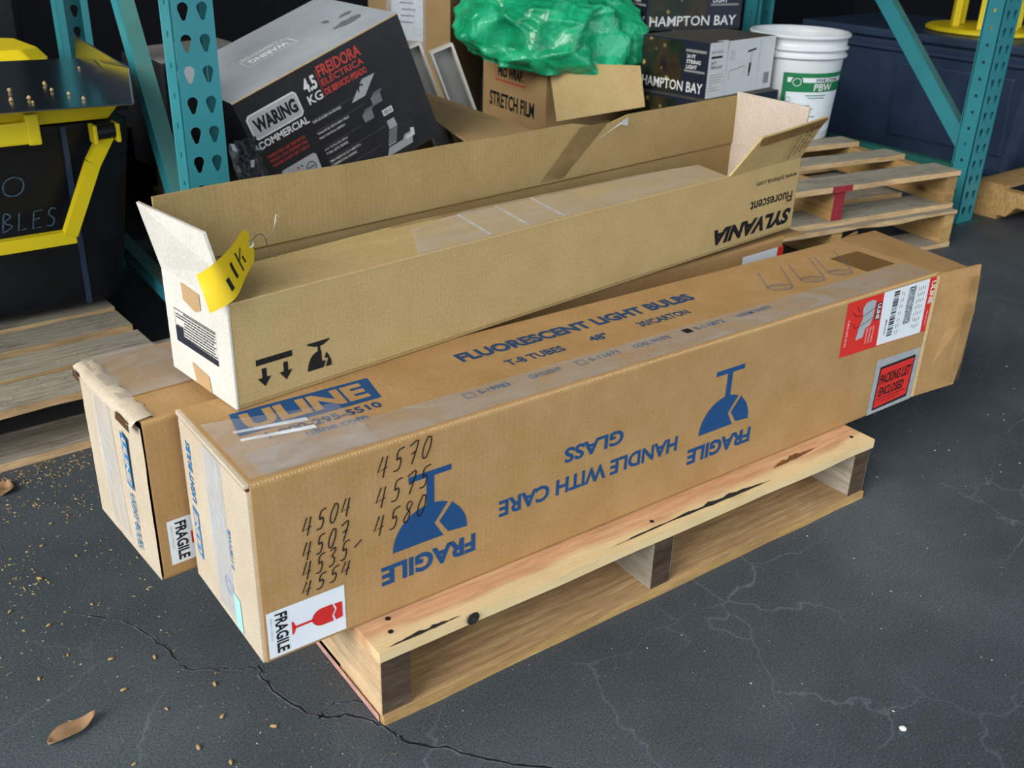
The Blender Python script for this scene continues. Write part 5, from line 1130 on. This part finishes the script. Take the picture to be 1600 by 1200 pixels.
MB().slab([(0.0, -0.004, 0.312), (0.30, -0.004, 0.322), (0.30, 0.26, 0.330), (0.02, 0.26, 0.318)], 0.002).build('worn_top', 'grey_panel', sb, fixn=True)

# ================================================================= RIGHT BAY
nt = thing('tote', 'large navy plastic tote with raised rim beyond the right rack post', 'tote', (3.50, 1.14, 0), (0, 0, 0.05))
nw, nd, nh = 0.62, 1.05, 0.50
mb = MB(); mb.hexa([(0.05, 0.05, 0), (nw - 0.05, 0.05, 0), (nw - 0.05, nd - 0.05, 0), (0.05, nd - 0.05, 0), (0, 0, nh), (nw, 0, nh), (nw, nd, nh), (0, nd, nh)]); mb.build('body', 'navy_plastic', nt, bevel=0.03)
mb = MB(); mb.box((-0.03, -0.03, nh - 0.01), (nw + 0.03, nd + 0.03, nh + 0.024)); mb.build('rim', 'navy_plastic', nt, bevel=0.008)
mb = MB(); mb.box((-0.014, -0.014, nh - 0.06), (nw + 0.014, nd + 0.014, nh - 0.045)); mb.build('rim_step', 'navy_plastic', nt, bevel=0.005)
mb = MB(); mb.hexa([(0.028, 0.08, 0.09), (0.034, 0.60, 0.09), (0.05, 0.60, 0.09), (0.05, 0.08, 0.09), (-0.002, 0.08, 0.40), (0.0, 0.60, 0.40), (0.03, 0.60, 0.40), (0.03, 0.08, 0.40)]); mb.build('raised_panel', 'navy_plastic', nt, bevel=0.008)
rl = thing('reel', 'yellow cable reel lying on the navy tote, cut by the frame top', 'reel', (3.775, 1.55, nh + 0.0245), (0, 0, 0.4))
MB().lathe([(0.001, 0.0), (0.225, 0.0), (0.236, 0.006), (0.236, 0.016), (0.225, 0.022), (0.001, 0.022)], 56).build('flange', 'yellow_plastic', rl, fixn=True)
MB().lathe([(0.001, 0.342), (0.225, 0.342), (0.236, 0.348), (0.236, 0.358), (0.225, 0.364), (0.001, 0.364)], 56).build('flange', 'yellow_plastic', rl, fixn=True)
for k in range(6):
    a = k * PI / 3; MB().box((-0.014, -0.014, 0.022), (0.014, 0.014, 0.342)).build('bar', 'yellow_plastic', rl, (0.13 * math.cos(a), 0.13 * math.sin(a), 0), (0, 0, a))
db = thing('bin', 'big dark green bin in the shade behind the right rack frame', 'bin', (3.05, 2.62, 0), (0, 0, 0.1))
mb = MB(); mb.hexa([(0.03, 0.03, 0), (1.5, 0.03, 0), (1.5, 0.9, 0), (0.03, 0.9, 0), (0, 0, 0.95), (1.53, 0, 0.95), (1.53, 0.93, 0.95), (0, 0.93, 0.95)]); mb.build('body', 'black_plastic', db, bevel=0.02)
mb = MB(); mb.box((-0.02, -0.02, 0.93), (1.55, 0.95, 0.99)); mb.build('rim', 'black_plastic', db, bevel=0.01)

# ================================================================= LITTER ON THE FLOOR
def leaf_obj(label, loc, rz, l, wd, curl, name='leaf'):
    mb = MB(); n = 14
    for i in range(n + 1):
        t_ = i / n; x = (t_ - 0.5) * l; h = curl * (0.5 + 0.5 * math.sin(t_ * 7)) * (0.3 + t_); ww = wd * (math.sin(PI * t_ ** 0.8) ** 0.8) * 0.5 + 0.0006
        for j in range(5): s = (j - 2) / 2; mb.v.append((x, s * ww, h + abs(s) ** 1.5 * curl * 0.9 + 0.001))
    for i in range(n):
        for j in range(4): a = i * 5 + j; mb.f.append((a, a + 5, a + 6, a + 1)); mb.mi.append(0)
    o = mb.build(name, 'leaf', None, loc, (0, 0, rz), smooth=True); s = o.modifiers.new('thick', 'SOLIDIFY'); s.thickness = 0.0006
    return tag(o, label, 'leaf')
leaf_obj('curled brown dead leaf on the floor, nearest the lower left corner', (-0.338, 0.218, 0), 0.25, 0.066, 0.026, 0.007)
leaf_obj('torn pinkish brown leaf scrap on the floor at the left frame edge', (-0.282, 0.886, 0), 1.2, 0.045, 0.035, 0.006)
leaf_obj('pale dry leaf shred on the rear carton beside its back edge', (-0.045, 0.508, ZP + BH + 0.003), 0.7, 0.03, 0.008, 0.010)
bm = bmesh.new(); bmesh.ops.create_icosphere(bm, subdivisions=2, radius=1.0)
for v in bm.verts: v.co *= 1 + 0.18 * mnoise.noise(v.co * 1.7)
me = bpy.data.meshes.new('pebble'); bm.to_mesh(me); bm.free(); me.materials.append(M['crumb'])
for p in me.polygons: p.use_smooth = True
pb = link('pebble', me, None, (0.570, -0.397, 0.0028), (0, 0, 0.6)); pb.scale = (0.0042, 0.0052, 0.0034); tag(pb, 'single white pebble on the dark floor at lower right', 'pebble')
bm = bmesh.new(); bmesh.ops.create_icosphere(bm, subdivisions=2, radius=1.0)
for v in bm.verts: v.co = Vector((v.co.x * (1 - 0.25 * v.co.x), v.co.y * 0.5, v.co.z * 0.45))
sm = bpy.data.meshes.new('seed'); bm.to_mesh(sm); bm.free(); sm.materials.append(M['seed'])
for p in sm.polygons: p.use_smooth = True
rr = random.Random(21)
seeds = [(-0.305, 0.372), (-0.258, 0.330), (-0.225, 0.190), (-0.262, 0.258), (-0.350, 0.345), (-0.385, 0.42), (-0.310, 0.455), (-0.205, 0.300), (-0.290, 0.12), (-0.215, 0.10), (-0.170, 0.135), (-0.245, 0.47), (-0.350, 0.52), (-0.295, 0.58), (-0.23, 0.61), (-0.36, 0.60), (-0.27, 0.67), (-0.33, 0.70), (-0.24, 0.73), (-0.155, 0.20), (-0.19, 0.055), (-0.12, 0.08)]
for x, y in seeds:
    s = rr.uniform(0.003, 0.0052); o = link('seed', sm, None, (x, y, s * 0.42), (0, 0, rr.uniform(0, 6.28))); o.scale = (s, s, s)
    tag(o, 'tan husked seed lying loose on the dark floor at left', 'seed', 'loose seeds on the floor')
def scatter(name, mat, spots, label, parent=None):
    mb = MB()
    for x, y, z, s in spots:
        a = rr.uniform(0, 6.28); c, q = math.cos(a), math.sin(a); l = s * rr.uniform(0.8, 1.9); w_ = s * rr.uniform(0.4, 0.8); h = s * rr.uniform(0.3, 0.8)
        P = [(-l, 0, 0), (0, -w_, 0.0), (l, 0, 0), (0, w_, 0), (l * 0.1, 0, h)]
        mb.add([(x + c * p[0] - q * p[1], y + q * p[0] + c * p[1], z + p[2]) for p in P], [(0, 1, 4), (1, 2, 4), (2, 3, 4), (3, 0, 4), (3, 2, 1, 0)])
    o = mb.build(name, mat, parent); o['kind'] = 'stuff'
    if not parent: tag(o, label, 'debris')
    return o
sp = []
for i in range(5200):
    x = rr.uniform(-0.75, -0.10); y = min(0.995, max(-0.2, rr.gauss(0.84, 0.20)));
    dens = 0.25 + 0.9 * mnoise.noise(Vector((x * 11, y * 11, 0.3)))
    if y > 0.88: dens += 0.6
    if rr.random() < dens: sp.append((x, y, 0.0004, rr.uniform(0.0009, 0.0030)))
scatter('spilled_seed', 'seed', sp, 'tan spilled seed husks strewn over the floor at left by the grimy pallet')
sp = [(rr.uniform(-0.6, 0.1), rr.uniform(-0.15, 0.9), 0.0004, rr.uniform(0.0006, 0.0019)) for _ in range(900)]
scatter('chaff', 'chaff', sp, 'fine brown chaff and dust scattered across the left floor')
sp = [(rr.uniform(-0.6, 1.9), rr.uniform(-0.65, 0.7), 0.0004, rr.uniform(0.0005, 0.0016)) for _ in range(520)]
scatter('white_grit', 'crumb', sp, 'fine white grit scattered over the dark floor')
yp = 0.1238
sp = [(rr.uniform(-0.5, 0.07), rr.uniform(0.94, 1.33), yp, rr.uniform(0.0008, 0.0028)) for _ in range(260)]
cd_ = Matrix.Rotation(0.045, 4, 'Z'); inv = (Matrix.Translation((-0.93, 0.925, 0)) @ cd_).inverted()
sp2 = []
for x, y, z, s in sp:
    q = inv @ Vector((x, y, z))
    if any(abs(q.y - c) < w_ / 2 - 0.004 for c, w_ in ((0.055, 0.11), (0.18, 0.10), (0.315, 0.10), (0.43, 0.085))) and q.x < 1.01: sp2.append((q.x, q.y, z, s))
scatter('husks', 'seed', sp2, '', p5)
